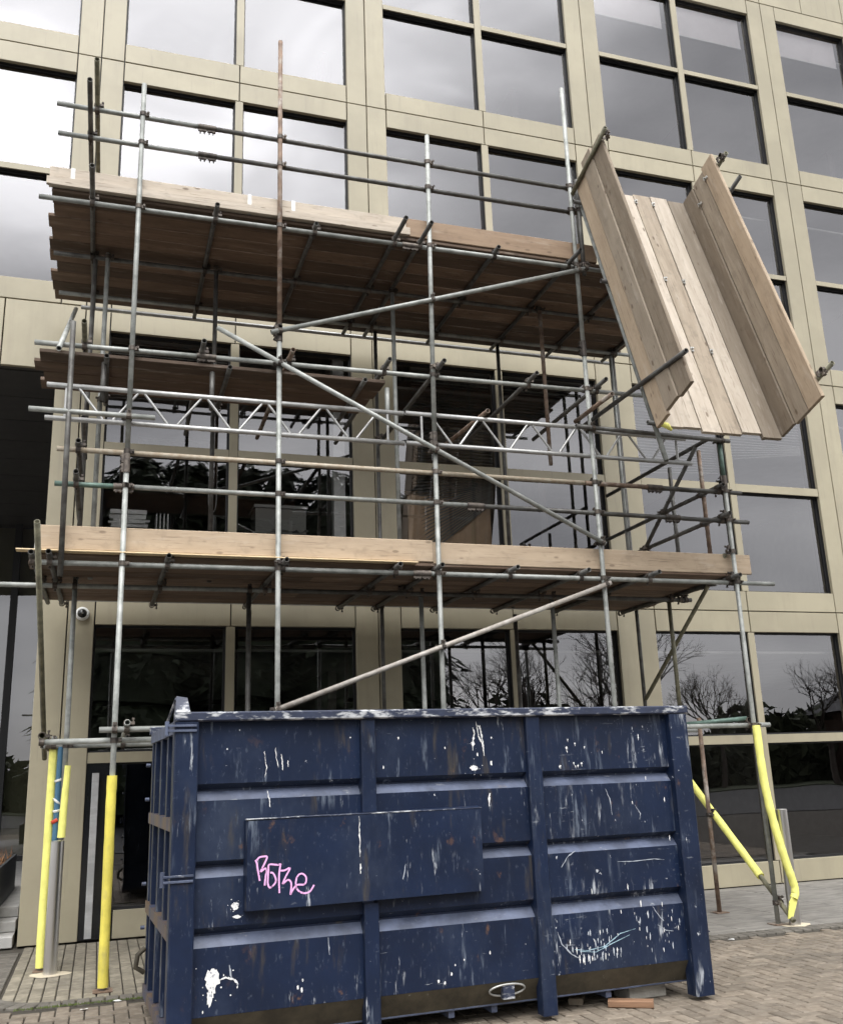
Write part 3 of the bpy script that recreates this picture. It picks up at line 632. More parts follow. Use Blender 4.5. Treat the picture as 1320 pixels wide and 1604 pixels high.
# boards
BW = .225
_bl = {}
def board(name, x0, x1, y, z, m, par=scf, org=S0, rz=0, rx=0, band=True):
    ln = round(x1-x0, 2); key = (ln, m.name)
    if key not in _bl:
        mb = MB(); mb.cbox((-ln/2,-BW/2+.004,0),(ln/2,BW/2-.004,.038), .006)
        _bl[key] = mb.mesh('board', m)
    o = link(name, _bl[key], par, Vector(((x0+x1)/2, y, z)) - org); o.rotation_euler = (R(rx), 0, R(rz)); return o
def deck(x0, x1, y0, n, z, splits, m):
    for i in range(n):
        xs = [x0 + random.uniform(-.05,.05)] + [s_ + random.uniform(-.02,.02) + (0 if i % 2 else 1.1) for s_ in splits] + [x1 + random.uniform(-.05,.05)]
        for a, b_ in zip(xs[:-1], xs[1:]):
            board('deck_board', a, b_-.004, y0 + i*(BW+.003), z + random.uniform(0,.003), m, rx=random.uniform(-.3,.3))
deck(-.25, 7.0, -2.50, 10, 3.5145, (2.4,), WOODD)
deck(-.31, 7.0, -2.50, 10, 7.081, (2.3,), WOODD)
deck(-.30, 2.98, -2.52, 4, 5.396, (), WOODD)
# toe boards stand on edge
def toe(x0, x1, z, m, y=-2.585, n='toe_board'):
    o = board(n, x0, x1, y, z, m); o.rotation_euler = (R(90), 0, 0); o.location = Vector(((x0+x1)/2, y, z+BW/2)) - S0; return o
toe(-.21, 3.43, 3.556, WOODP); toe(3.435, 7.11, 3.538, WOODP)
toe(-.31, 3.27, 7.122, WOODW); toe(3.275, 5.55, 7.124, WOODB)
o = toe(-.33, 3.30, 7.06, WOODW, -2.627+.0); o.location.y -= .0; o.rotation_euler = (R(90),0,0); o.scale.y = .40; o.location.z = 7.165; o.location.y += 0.0
bd = MB(); bd.box((-.02,-.0205,-.1125),(.02,.0205,.1135)); bdm = bd.mesh('end_band', BAND)
for x_, z_ in ((-.10,7.235),(1.60,7.235),(2.05,7.235)): link('end_band', bdm, scf, Vector((x_,-2.604,z_)) - S0)
for x_, z_ in ((-.19,3.668),): link('end_band', bdm, scf, Vector((x_,-2.604,z_)) - S0)
# thin packing batten under the lower toe board
b = MB(); b.cbox((-1.8,-.05,0),(1.8,.05,.012),.003); b.build('packing_batten', mat('new_timber', (.74,.58,.36), .7, var=.12, stretch=(.5,8,8)), scf, Vector((1.45,-2.655,3.530)) - S0)
# ------------------------------------------------------------------ timber chute
CX0, CX1 = 5.33, 6.71; CT = Vector((0,-2.76,8.01)); CB = Vector((0,-3.88,4.67)); Dv = (CB-CT).normalized(); CL = (CB-CT).length
Nv = Vector((0, Dv.z, -Dv.y)).normalized()
if Nv.z < 0: Nv = -Nv
ch = tag(empty('timber_chute', (6.0,-2.76,8.0)), 'open timber rubbish chute of weathered boards tilted out from the top deck', 'chute'); CO = Vector((6.0,-2.76,8.0))
def cboard(name, c0, c1, wdir, tdir, width, m, par=ch):
    """board from c0 to c1 (centre line of its face), width along wdir, thickness along tdir"""
    ln = (c1-c0).length; X = (c1-c0).normalized(); mb = MB(); g_ = .0045 if name == 'floor_board' else .0025; mb.cbox((-ln/2,-width/2+g_,0),(ln/2,width/2-g_,.038),.004 if name == 'floor_board' else .008)
    o = mb.build(name, m, par); Mx = Matrix((X, wdir, tdir)).transposed().to_4x4(); o.matrix_basis = Matrix.Translation((c0+c1)/2 - CO) @ Mx; return o
XV = Vector((1,0,0)); chm = [WOODW, WOODP, WOODW, WOODG, WOODW, WOODG]
fw = (CX1-CX0)/6
for i in range(6):
    xx = CX0 + fw*(i+.5); c0 = CT + Dv*random.uniform(-.02,.03); c1 = CB + Dv*random.uniform(-.03,.03); c0.x = c1.x = xx
    o_ = random.uniform(.030,.042); cboard('floor_board', c0 - Nv*o_, c1 - Nv*o_, XV, Nv, fw-.002, (WOODG, WOODW, WOODW, WOODG, WOODW, WOODG)[i])
for side, xx, tv in ((0, CX0, -XV), (1, CX1, XV)):
    for i in range(3):
        c0 = CT + Nv*(BW*(i+.5)-.022) + Dv*(-.03*i + random.uniform(-.02,.02) - (.0 if side else .06*(i == 1))); c1 = CB + Nv*(BW*(i+.5)-.022) + Dv*(random.uniform(-.02,.02)); c0.x = c1.x = xx + ((i % 2)*.010+random.uniform(0,.004))*(1 if side else -1)
        wd = Nv if side else -Nv
        cboard('side_board', c0, c1, Vector(wd) if (XV.cross(Nv)).dot(Dv) == 99 else Nv, tv, BW-.002, (WOODG2, WOODG, WOODP)[i] if side else (WOODP, WOODG, WOODG2)[i])
# a short white scrap nailed at the left foot
c0 = CB + Dv*(-.34); c1 = CB + Dv*.02; c0.x = c1.x = CX0+.13; cboard('patch_board', c0 + Nv*.002, c1 + Nv*.002, XV, Nv, .2, WOODW)
# board clips in rows
cl = MB(); cl.box((-.014,-.03,0),(.014,.03,.014)); cl.tube((0,0,.014),(0,0,.035),.011,8); clm = cl.mesh('board_clip', BAND)
Mc = Matrix((XV, -Dv, Nv)).transposed().to_4x4()
if Mc.determinant() < 0: Mc = Matrix((XV, Dv, Nv)).transposed().to_4x4()
for t_ in (.14, 1.42, 2.45):
    for i in range(1, 5):
        p = CT + Dv*t_; p.x = CX0 + fw*i; o = link('board_clip', clm, ch); o.matrix_basis = Matrix.Translation(p - CO + Nv*.001) @ Mc
for t_ in (.12, .30):
    p = CT + Dv*t_ + Nv*(BW if t_ > .2 else 2*BW); p.x = CX1; o = link('board_clip', clm, ch); o.matrix_basis = Matrix.Translation(p - CO) @ Matrix((Dv, Nv, -XV)).transposed().to_4x4()
# tubes that carry it
def CTb(name, p, q, m=GALD): return T(name, p, q, m, par=ch, org=CO)
def cp(x, t, n): v = CT + Dv*t + Nv*n; v.x = x; return v
CTb('side_tube', cp(CX0-.065, .06, -.12), cp(CX0-.065, .06, .80), OLIVE)
T('transom', (5.275,-2.50,5.17), (5.275,-4.50,5.17), GALD); T('transom', (5.20,-2.45,5.23), (5.20,-3.28,5.23), RUST)
CTb('side_tube', cp(CX1+.065, .10, -.12), cp(CX1+.065, .10, .80), OLIVE); CTb('side_tube', cp(CX1+.065, .55, -.12), cp(CX1+.065, .55, .83), GALD)
CTb('side_tube', cp(CX1+.065, CL-.22, -.12), cp(CX1+.065, CL-.22, .86), OLIVE)
CTb('cross_tube', cp(CX0-.10, .22, -.065), cp(CX1+.12, .22, -.065)); CTb('cross_tube', cp(CX0-.08, 1.5, -.065), cp(CX1+.1, 1.5, -.065)); CTb('cross_tube', cp(CX0-.08, CL-.09, -.065), cp(CX1+.06, CL-.09, -.065))
CTb('long_tube', cp(CX0+.03, -.05, -.114), cp(CX0+.03, CL+.32, -.114), GALV); CTb('long_tube', cp(CX1-.12, .0, -.114), cp(CX1-.12, CL-.05, -.114), GALV)
yt = MB(); yt.path([cp(CX0-.02, CL-.02, .02) - CO, cp(CX0+.05, CL+.01, .03) - CO, cp(CX0+.11, CL+.03, .0) - CO], [.02,.03,.015], 8); yt.build('yellow_tape', YEL, ch)
wc = MB(); wc.box((-.03,-.03,-.03),(.03,.03,.03)); 
for p in (cp(CX1+.03, .10, .70), cp(CX1+.03, CL-.22, .70), cp(CX0-.03, .06, .70)):
    o = link('board_clamp', cme, ch); o.matrix_basis = Matrix.Translation(p - CO) @ Matrix((XV, Nv, Dv)).transposed().to_4x4()
# ------------------------------------------------------------------ skip
SY = R(2.1); SK = Vector((.87,-5.17,0))
def skipblue(name, heavy):
    m = mat(name, (.0075,.0165,.046), .42, 0, scale=2.2, col2=(.0045,.0095,.026), ramp=(.3,.7), bump=.5, spec=.35)
    overlay(m, (.05,.065,.10), 1.8, .46, .80, (1,1,.7), fac=.45, seed=4)                   # chalky film
    overlay(m, (.075,.062,.042), 5.0, .58, .74, (1.8,1.8,.3), fac=.55, seed=8)             # runs of dirt and rust
    overlay(m, (.16,.19,.24), 11.0, .57 - heavy*.05, .70, (1.6,1.6,.22), fac=.7, seed=12, patch=1.7)   # dull vertical scrapes
    overlay(m, (.10,.12,.16), 40.0, .60, .70, (1.2,1.2,.5), fac=.35, seed=22)
    overlay(m, (.35,.37,.40), 30.0, .66 - heavy*.04, .72, (.3,.3,1.6), fac=.5, seed=31, patch=1.3)   # sideways scratches
    overlay(m, (.50,.53,.57), 17.0, .63 - heavy*.06, .71, (1.3,1.3,.2), fac=.8, seed=1, patch=2.6)  # bright vertical scrapes
    overlay(m, (.16,.085,.045), 9.0, .62, .72, (1,1,.7), fac=.6, seed=41, patch=2.2)   # rust blooms
    overlay(m, (.55,.57,.60), 24.0, .73 - heavy*.05, .76, (1,1,.7), fac=.85, seed=2, detail=3)   # chips
    return m
BLU = skipblue('dark_blue_skip_paint', 0.0); BLUH = skipblue('scraped_blue_skip_paint', 1.0)
BLUR = mat('scraped_blue_rim', (.022,.03,.06), .5, 0, scale=14, var=.2, bump=.2)
overlay(BLUR, (.50,.51,.52), 9.0, .49, .64, (1,1,3), fac=.9, seed=3)
BLUC = mat('lit_rubbed_blue_edge', (.080,.098,.155), .5, 0, scale=5, var=.35, bump=.1)  # lighter blue paints skylight on the groove ledges, with rubbed wear over it
overlay(BLUC, (.012,.02,.045), 3.0, .5, .62, (.5,1,1), fac=.6, seed=17)
overlay(BLUC, (.28,.29,.31), 12.0, .60, .72, (.5,1,1), fac=.7)
overlay(BLUC, (.20,.155,.10), 3.0, .64, .75, (1,1,1), fac=.7, seed=6)
MUD = mat('muddy_steel', (.085,.072,.048), .8, 0, scale=6, col2=(.045,.038,.026), bump=.3)
overlay(MUD, (.35,.34,.31), 11, .66, .74, (1,1,.4), fac=.7)
PAINTW = mat('splashed_white_paint', (.76,.76,.75), .5)
overlay(PAINTW, (.12,.14,.19), 60, .56, .64, fac=.8)
skp = tag(empty('skip', SK, SY), 'battered dark blue steel skip with paint splashes and a pink graffiti tag', 'skip')
SL, SDp = 3.65, 1.75
grooves = [(1.555,1.51,1.455), (1.108,1.066,1.012), (.735,.685,.625)]
RD = .045   # panel set back from posts
def panel_profile(x0, x1, name='side_panel'):
    pr = [(RD, 1.94)]
    for a, b_, c in grooves: pr += [(RD, a), (RD+.052, b_+.012), (RD+.052, b_), (RD, c)]
    pr += [(RD, .255)]
    mb = MB(); n = len(pr)
    mats_ = []
    for i in range(n-1):
        (y0, z0), (y1, z1) = pr[i], pr[i+1]
        mi = 1 if (i % 4 == 3) else 0  # upward groove faces get the lighter blue, painted as lit
        nx_ = 6
        for k in range(nx_):
            xa = x0 + (x1-x0)*k/nx_; xb = x0 + (x1-x0)*(k+1)/nx_
            mb.add([(xa,y0,z0),(xa,y1,z1),(xb,y1,z1),(xb,y0,z0)], [(0,1,2,3)], mi)
    mb.box((x0, RD+.056, .2), (x1, RD+.07, 1.93))
    return mb.build(name, [BLUH if x0 > 2.4 else BLU, BLUC], skp)
posts = [(-.03,.115), (1.155,1.25), (2.345,2.45), (3.50,3.65)]
for (a, b_), (c, d_) in zip(posts[:-1], posts[1:]): panel_profile(b_+.0005, c-.0005)
def upright(x0, x1, y0, y1, z0, z1, c, name, m, par=None):
    q = MB(); q.cbox((0,y0,0),(z1-z0,y1,x1-x0), c, M=Matrix.Translation((x1, 0, z0)) @ Matrix.Rotation(R(-90),4,'Y')); return q.build(name, m, par or skp)
for i, (a, b_) in enumerate(posts):
    if i == 1:
        for za, zb in ((.03,.80),(1.345,1.925)): upright(a, b_, 0, .10, za, zb, .006, 'post', BLU)
    else: upright(a, b_, -.018 if i in (0,3) else 0, .10, .03, 1.925, .008, 'post', BLUH if i > 1 else BLU)
q = MB(); q.cbox((-.03,-.022,1.928),(3.66,.062,1.985), .008); q.build('top_rim', BLUR, skp)
q = MB(); q.cbox((-.03,SDp-.06,1.928),(3.66,SDp+.02,1.985), .008); q.build('top_rim', BLUR, skp)
q = MB(); q.box((3.57,.063,1.93),(3.655,SDp-.061,1.984)); q.build('end_rim', BLUR, skp)
# lower skirt leaning inwards, muddy
q = MB()
for k in range(12):
    xa = -.02 + 3.62*k/12; xb = -.02 + 3.62*(k+1)/12
    q.add([(xa,RD,.254),(xb,RD,.254),(xb,RD+.10,.112+random.uniform(-.004,.004)),(xa,RD+.10,.112)], [(0,3,2,1)], 0)
q.add([(-.02,RD+.10,.110),(3.6,RD+.10,.110),(3.6,RD+.10,.122),(-.02,RD+.10,.122)], [(0,1,2,3)], 0)
q.build('skirt', MUD, skp)
q = MB(); q.cbox((-.02,RD+.098,.100),(3.6,RD+.112,.111), .002); q.build('floor_edge', BLUC, skp)
q = MB(); q.box((-.02,.16,.10),(3.62,SDp-.08,.16)); q.build('floor_plate', MUD, skp)
for yy in (.42, 1.2): q = MB(); q.box((.1,yy,.03),(3.4,yy+.08,.0995)); q.build('runner', MUD, skp)
for xx in (.9,1.75,2.05,2.9): q = MB(); q.box((xx,RD+.12,.055),(xx+.04,.41,.099)); q.build('floor_stub', BLUC, skp)
q = MB(); q.box((0,SDp-.055,.14),(3.62,SDp-.04,1.927)); q.build('rear_panel', BLU, skp)
q = MB(); q.box((3.60,.075,.16),(3.615,SDp-.056,1.927)); q.build('end_panel', BLU, skp)
for zz in (.3,.9,1.5): q = MB(); q.cbox((3.617,.08,zz),(3.65,SDp-.06,zz+.05),.004); q.build('end_rail', BLU, skp)
# left end gate: recessed sheet with a frame of bars
RS = mat('rust_streaked_blue', (.035,.045,.085), .6, 0, scale=4, col2=(.11,.075,.045), ramp=(.42,.6), stretch=(1,1,.3), bump=.2)
q = MB(); q.box((.055,.09,.14),(.075,SDp-.06,1.9)); eg = q.build('end_gate', RS, skp)
for yy in (.10,.55,.98,1.42,SDp-.10): upright(-.01, .05, yy-.02, yy+.06, .18, 1.90, .004, 'gate_bar', BLU, eg)
for zz in (.10,.66,1.28,1.86): 
    q = MB(); q.box((-.022,.075,zz),(.052,SDp-.05,zz+.075)); q.build('gate_rail', BLUC if zz > 1.8 else RS, eg)
q = MB(); q.add([(-.03,-.02,1.985),(.06,-.02,1.985),(.045,.03,2.075),(-.02,.03,2.085),(-.03,.06,1.985),(.06,.06,1.985),(.045,.05,2.075),(-.02,.05,2.085)], [(0,1,2,3),(7,6,5,4),(0,3,7,4),(1,5,6,2),(3,2,6,7),(0,4,5,1)]); q.build('lifting_ear', BLUR, skp)
q = MB(); q.tube((-.02,.05,2.07),(-.02,.62,1.94),.009,8); q.build('ear_stay', BLUR, skp)
for zz in (1.865,1.895,1.0,1.03):
    q = MB(); q.cbox((-.07,-.03,zz),(.10,-.0205+.0,zz+.014),.002); q.build('hinge_strap', BLUC, skp)
for zz in (1.865,1.0): q = MB(); q.tube((-.075,-.01,zz-.02),(-.075,-.01,zz+.065),.014,10); q.build('hinge_pin', BLUC, skp)
q = MB(); q.path([(-.02,1.62,.42),(-.07,1.60,.38),(-.08,1.60,.30),(-.02,1.62,.26)], .018, 8); q.build('latch_hook', MUD, skp)
for zz in (.55,.85,1.45,1.7): q = MB(); q.tube((-.05,SDp-.05,zz),(-.02,SDp-.05,zz),.014,8); q.build('gate_bolt', BLUC, skp)
for zz in (.40,.98,1.56): q = MB(); q.tube((3.655,.5,zz),(3.80,.46,zz+.0),.011,8); q.build('rope_hook', BLUR, skp)
q = MB(); q.path([(3.655,.2,.40),(3.73,.18,.43),(3.78,.17,.40),(3.72,.18,.375),(3.655,.2,.37)], .011, 8); q.build('rope_hook', BLUR, skp)
# blank plate over the second post
q = MB(); c_ = .006
q.add([(.415,-.035,.817),(1.955,-.035,.823),(1.955,-.035,1.343),(.415,-.035,1.327),(.408,.044,.812),(1.962,.044,.818),(1.962,.044,1.349),(.408,.044,1.333)], [(0,1,2,3),(0,4,5,1),(1,5,6,2),(3,2,6,7),(0,3,7,4)])
pl = q.build('sign_plate', BLU, skp)
q = MB(); q.cbox((.408,-.038,1.334),(1.962,.02,1.341),.002); q.build('plate_top_edge', BLUR, skp)
# lashing ring with its tab
q = MB(); n_ = 24
ring_ = [(2.125+.125*math.cos(2*math.pi*i/n_)*(1 if abs(math.cos(2*math.pi*i/n_)) < .7 else 1), RD+.038-.26*.1*math.sin(2*math.pi*i/n_)-.012, .20+.038*math.sin(2*math.pi*i/n_)) for i in range(n_+1)]
q.path(ring_, .007, 6); rg = q.build('lashing_ring', BAND, skp)
q = MB(); q.box((2.085,RD-.002,.150),(2.165,RD+.040,.235)); q.build('ring_tab', BLUR, rg)
# graffiti: R O R e in pink marker, each letter a ribbon on the plate
PINK = mat('pink_marker', (.80,.42,.72), .5)
overlay(PINK, (.06,.05,.10), 55, .54, .66, fac=.75)
def px2(x, y):   # letter drawing units -> skip side coordinates
    return (.463 + (x-200)*.000392, 1.130 - (y-180)*.000398 + (x-200)*-.000005)
letters = {'graffiti_r': [[(205,250),(228,300),(245,400),(262,480),(275,550)], [(228,255),(265,215),(330,205),(385,215),(345,310),(285,420),(355,378),(378,400),(368,470),(358,540),(352,620)]],
 'graffiti_o': [[(600,325),(550,335),(420,325),(408,400),(400,520),(400,600),(432,655),(500,610),(525,560),(505,490),(470,445),(435,445)]],
 'graffiti_r2': [[(600,320),(580,420),(572,560),(580,740)], [(590,420),(660,420),(745,390),(690,490),(630,610),(705,560),(755,585),(765,660),(750,775)]],
 'graffiti_e': [[(750,775),(800,690),(860,640),(960,640),(998,600),(995,530),(945,485),(890,490),(850,540),(835,620),(850,690),(900,740),(970,765),(1050,750),(1095,700),(1125,655)]]}
for k_, strokes in letters.items():
    q = MB()
    for st_ in strokes:
        pts = [px2(*p) for p in st_]; hw = .0052
        # smooth
        sp = []
        for i in range(len(pts)-1):
            p0 = pts[max(i-1,0)]; p1 = pts[i]; p2 = pts[i+1]; p3 = pts[min(i+2,len(pts)-1)]
            for u in range(4):
                t_ = u/4; sp.append(tuple(.5*((2*p1[a])+(-p0[a]+p2[a])*t_+(2*p0[a]-5*p1[a]+4*p2[a]-p3[a])*t_*t_+(-p0[a]+3*p1[a]-3*p2[a]+p3[a])*t_**3) for a in (0,1)))
        sp.append(pts[-1]); vv = []
        for i, p in enumerate(sp):
            a = sp[max(i-1,0)]; b_ = sp[min(i+1,len(sp)-1)]; dx, dz = b_[0]-a[0], b_[1]-a[1]; l_ = math.hypot(dx,dz) or 1
            nx_, nz_ = -dz/l_*hw, dx/l_*hw; vv += [(p[0]+nx_, -.0365, p[1]+nz_), (p[0]-nx_, -.0365, p[1]-nz_)]
        q.add(vv, [(2*i,2*i+1,2*i+3,2*i+2) for i in range(len(sp)-1)])
    q.build('graffiti_letter', PINK, skp)
# paint splashes: flat coats a millimetre proud of the sheet
def splat(cx_, cz_, r_, drips=0, y=RD-.0015, seed=0, sx=1, sz=1, spread=1.0):
    rd = random.Random(seed); q = MB(); n_ = 22
    vv = [(cx_, y, cz_)] + [(cx_ + sx*r_*(.62+.5*rd.random())*math.cos(2*math.pi*i/n_), y, cz_ + sz*r_*(.62+.5*rd.random())*math.sin(2*math.pi*i/n_)) for i in range(n_)]
    q.add(vv, [(0,1+(i+1)%n_,1+i) for i in range(n_)])
    for d_ in range(drips):
        x_ = cx_ + rd.uniform(-.6,.6)*r_*sx*spread; ln = rd.uniform(1.2,3.2)*r_; w_ = rd.uniform(.05,.13)*r_+.0015; pts = []
        for k in range(7):
            t_ = k/6; pts.append((x_ + rd.uniform(-.1,.1)*r_*.4, cz_ - ln*t_, w_*(1-.4*t_) * (1.5 if k == 6 else 1)))
        q.add([p for a, z_, h_ in pts for p in ((a-h_, y-.0002, z_), (a+h_, y-.0002, z_))], [(2*i,2*i+1,2*i+3,2*i+2) for i in range(6)])
    for d_ in range(int(6*spread)):
        a = rd.random()*6.28; dd = r_*rd.uniform(1.3,2.8); rr_ = r_*rd.uniform(.05,.14); x_, z_ = cx_+dd*math.cos(a), cz_+dd*math.sin(a)
        q.add([(x_+rr_*math.cos(k*1.047), y, z_+rr_*math.sin(k*1.047)) for k in range(6)], [(5,4,3,2,1,0)])
    return q.build('paint_splash', PAINTW, skp)
def streak(pts, w_=.006, y=RD-.002, m=PAINTW):
    q = MB(); rd = random.Random(int(pts[0][0]*1000)); fine = []
    for a, b_ in zip(pts[:-1], pts[1:]):
        for k in range(5): fine.append((a[0]+(b_[0]-a[0])*k/5+rd.uniform(-.0025,.0025), a[1]+(b_[1]-a[1])*k/5))
    pts = fine + [pts[-1]]; w_ *= .8; n_ = len(pts); vv = []
    for i, (x_, z_) in enumerate(pts):
        a = pts[max(i-1,0)]; b_ = pts[min(i+1,n_-1)]; dx, dz = b_[0]-a[0], b_[1]-a[1]; l_ = math.hypot(dx,dz) or 1; h_ = w_*(.25+.55*math.sin(math.pi*(i+.6)/(n_)))*rd.uniform(.35,1.25)
        vv += [(x_-dz/l_*h_, y, z_+dx/l_*h_), (x_+dz/l_*h_, y, z_-dx/l_*h_)]
    q.add(vv, [(2*i,2*i+1,2*i+3,2*i+2) for i in range(n_-1)]); return q.build('paint_run', m, skp)
splat(.236,.455,.052,3,seed=3,sx=.9,sz=1.25); streak([(.26,.44),(.31,.455),(.36,.44),(.382,.415),(.380,.39)], .010); splat(.22,.36,.018,1,seed=31,sz=3)
splat(.36,.845,.024,0,seed=5); splat(.372,.782,.018,0,seed=6,sx=1.4,sz=.6); splat(1.955,1.592,.028,0,seed=7,sx=1.1,sz=.75)
streak([(1.985,1.90),(1.99,1.86),(2.0,1.80),(2.02,1.76),(2.03,1.70)], .008); streak([(1.995,1.875),(2.015,1.85),(2.022,1.80),(2.03,1.74),(2.034,1.67)], .009); streak([(1.96,1.86),(1.97,1.82),(1.955,1.77),(1.955,1.735)], .011); splat(1.955,1.755,.016,1,seed=8)
streak([(2.062,1.425),(2.055,1.40),(2.053,1.34)], .012); streak([(1.119,1.325),(1.120,1.24),(1.121,1.16),(1.118,1.08)], .008, y=-.037); streak([(1.122,1.04),(1.121,.98)], .008, y=-.037)
for i, pts in enumerate(([(.53,1.74),(.535,1.70),(.545,1.64),(.535,1.58)], [(.60,1.76),(.605,1.70),(.62,1.64)], [(.64,1.72),(.645,1.66),(.648,1.62)], [(.68,1.68),(.682,1.64)], [(.55,1.50),(.565,1.44),(.57,1.40)], [(2.50,.52),(2.53,.44),(2.60,.37),(2.66,.34)], [(2.62,.40),(2.72,.385),(2.85,.40),(2.98,.47),(3.1,.49)], [(2.66,.385),(2.78,.37),(2.9,.41),(3.05,.455)], [(3.25,.62),(3.30,.55),(3.33,.52)], [(3.28,.50),(3.34,.46),(3.40,.45)], [(2.95,1.42),(2.98,1.35),(2.99,1.24)], [(2.56,.92),(2.62,.99),(2.68,1.02)], [(3.0,.93),(3.12,.925),(3.3,.93),(3.38,.92)], [(.93,.62),(.94,.52)], [(.33,.52),(.345,.45)], [(3.18,1.30),(3.22,1.24),(3.21,1.2)], [(1.40,.93),(1.42,1.02)])):
    streak(pts, .0045 + (i % 3)*.0015, y=-.037 if i == 16 else RD-.002, m=(PAINTW if i < 5 else mat('dull_scratch', (.34,.37,.42), .5)) if i not in (6, 7) else mat('pale_blue_scrape', (.35,.50,.58), .5) if i == 6 else bpy.data.materials['pale_blue_scrape'])
SCR = mat('pale_scrape', (.42,.45,.50), .5)
for i in range(46): 
    o = splat(2.56+random.random()*.42, .33+random.random()**2*.17, random.uniform(.004,.012), 1, seed=50+i, sz=random.uniform(1.2,3), sx=.5, spread=.4)
    if i % 3: o.data.materials[0] = SCR
for i in range(26):
    o = splat(3.10+random.random()*.36, .33+random.random()*.30, random.uniform(.003,.010), 1, seed=350+i, sz=random.uniform(1.2,3.5), sx=.5, spread=.4)
    if i % 3: o.data.materials[0] = SCR
for i in range(14): splat(random.uniform(2.5,3.45), random.uniform(.34,1.85), random.uniform(.004,.010), 1, seed=80+i, sz=random.uniform(1,4), sx=.6, spread=.5)
for i in range(22): splat(random.choice((random.uniform(.15,1.13), random.uniform(1.3,2.3))), random.choice((random.uniform(.28,.60), random.uniform(1.57,1.9))), random.uniform(.003,.008), 0, seed=150+i, sz=random.uniform(.8,2.5), spread=.4)
for i in range(12): splat(2.70+random.uniform(-.1,.12), 1.62+random.uniform(-.05,.16), random.uniform(.004,.012), 1, seed=220+i, spread=.5)
# things under the skip
def block(name, c, dims, rz, m, label, cat, group=None):
    q = MB(); q.cbox((-dims[0]/2,-dims[1]/2,0),(dims[0]/2,dims[1]/2,dims[2]), .006); o = q.build(name, m, None, c); o.rotation_euler = (0,0,R(rz)); return tag(o, label, cat, group)
block('timber_packer', (3.90,-4.98,.001), (.30,.085,.045), -32, mat('orange_timber', (.25,.14,.08), .75, var=.2, stretch=(.6,8,8)), 'orange brown timber offcut lying on the blocks under the right end of the skip', 'timber')
block('timber_packer', (3.72,-4.55,.001), (.5,.1,.04), 60, WOODG, 'grey timber offcut half under the skip behind the orange one', 'timber')
block('concrete_block', (4.12,-4.72,.001), (.30,.20,.105), 4, mat('concrete_block', (.40,.38,.34), .9, var=.2, scale=12, bump=.4), 'pale concrete block beside the right foot of the skip', 'block')
# ------------------------------------------------------------------ foam sleeves, poles, bollards
def sleeve(pts, r_, label, m=YEL, name='foam_sleeve', slit=True, n=14):
    c0 = Vector(pts[0]); q = MB(); P_ = []
    for i in range(len(pts)-1):
        for u in range(5): P_.append(Vector(pts[i]).lerp(Vector(pts[i+1]), u/5))
    P_.append(Vector(pts[-1])); rs = [r_*(1+random.uniform(-.05,.05)) for _ in P_]
    q.path([p - c0 for p in P_], rs, n); o = q.build(name, m, None, c0)
    return tag(o, label, 'foam sleeve')
sleeve([(.525,FY,.03),(.522,FY,.22),(.522,FY,1.0),(.520,FY,1.40),(.522,FY,1.64)], .041, 'yellow foam sleeve round the scaffold pole nearest the left end of the skip', YELD)
q = MB()
sleeve([(.005,-1.51,.03),(.003,-1.51,.25),(.005,-1.51,1.0),(.005,-1.51,1.91)], .041, 'long bright yellow foam sleeve on the pole at the left corner by the entrance')
sleeve([(.120,MY,1.12),(.124,MY,1.30),(.136,MY,1.75)], .034, 'short yellow foam sleeve hanging above the left steel bollard')
q = MB(); q.tube((.0,.0,0),(.004,0,.85),.029,16); bp_ = q.build('blue_pole_cover', BLUEP, None, (.066,-1.56,1.07)); tag(bp_, 'blue pole cover between the two yellow sleeves at the left', 'pole cover')
q = MB()
for z_, tl in ((.28,.10),(.36,-.5),(.55,.2)):
    q.path([(.031*math.cos(a), .031*math.sin(a), z_ + tl*.05*math.cos(a)) for a in [i*math.pi/8 for i in range(17)]], .012, 6, flat=.25)
tp = tag(q.build('barrier_tape', WHITE, None, (.066,-1.56,1.07)), 'white barrier tape wound round the blue pole cover', 'tape')
q = MB(); q.path([(.037*math.cos(a), .037*math.sin(a), .20+.02*math.cos(a)) for a in [math.pi*.9 + i*math.pi/10 for i in range(8)]], .016, 6, flat=.3); q.build('red_end', REDT, tp)
# standard behind the blue cover continues down to ground
T('standard', (.066,-1.56,.01), (.066,-1.56,1.06), GALD, clamp=False)
def bollard(x_, y_, h_, label):
    t = tag(empty('steel_bollard', (x_,y_,0)), label, 'bollard', 'stainless steel bollards on the pavement edge')
    q = MB(); q.tube((0,0,0),(0,0,h_-.004),.057,32,caps=False); q.build('bollard_tube', STEEL, t)
    q = MB(); q.tube((0,0,h_-.004),(0,0,h_),.057,32,r2=.052); q.build('bollard_cap', STEEL, t)
    q = MB(); rd = random.Random(int(x_*10)); n_ = 20; vv = [(0,0,.006)] + [(math.cos(k*2*math.pi/n_)*(.14+.05*rd.random()), math.sin(k*2*math.pi/n_)*(.11+.04*rd.random()), .004) for k in range(n_)]
    q.add(vv, [(0,1+k,1+(k+1)%n_) for k in range(n_)]); q.build('mortar_collar', mat('mortar', (.55,.48,.36), .9, var=.15, bump=.3), t)
bollard(.095,-1.72,1.10,'stainless steel bollard beside the yellow sleeved pole at the left entrance')
bollard(6.985,-2.78,1.09,'stainless steel bollard behind the loose yellow sleeve at the right corner')
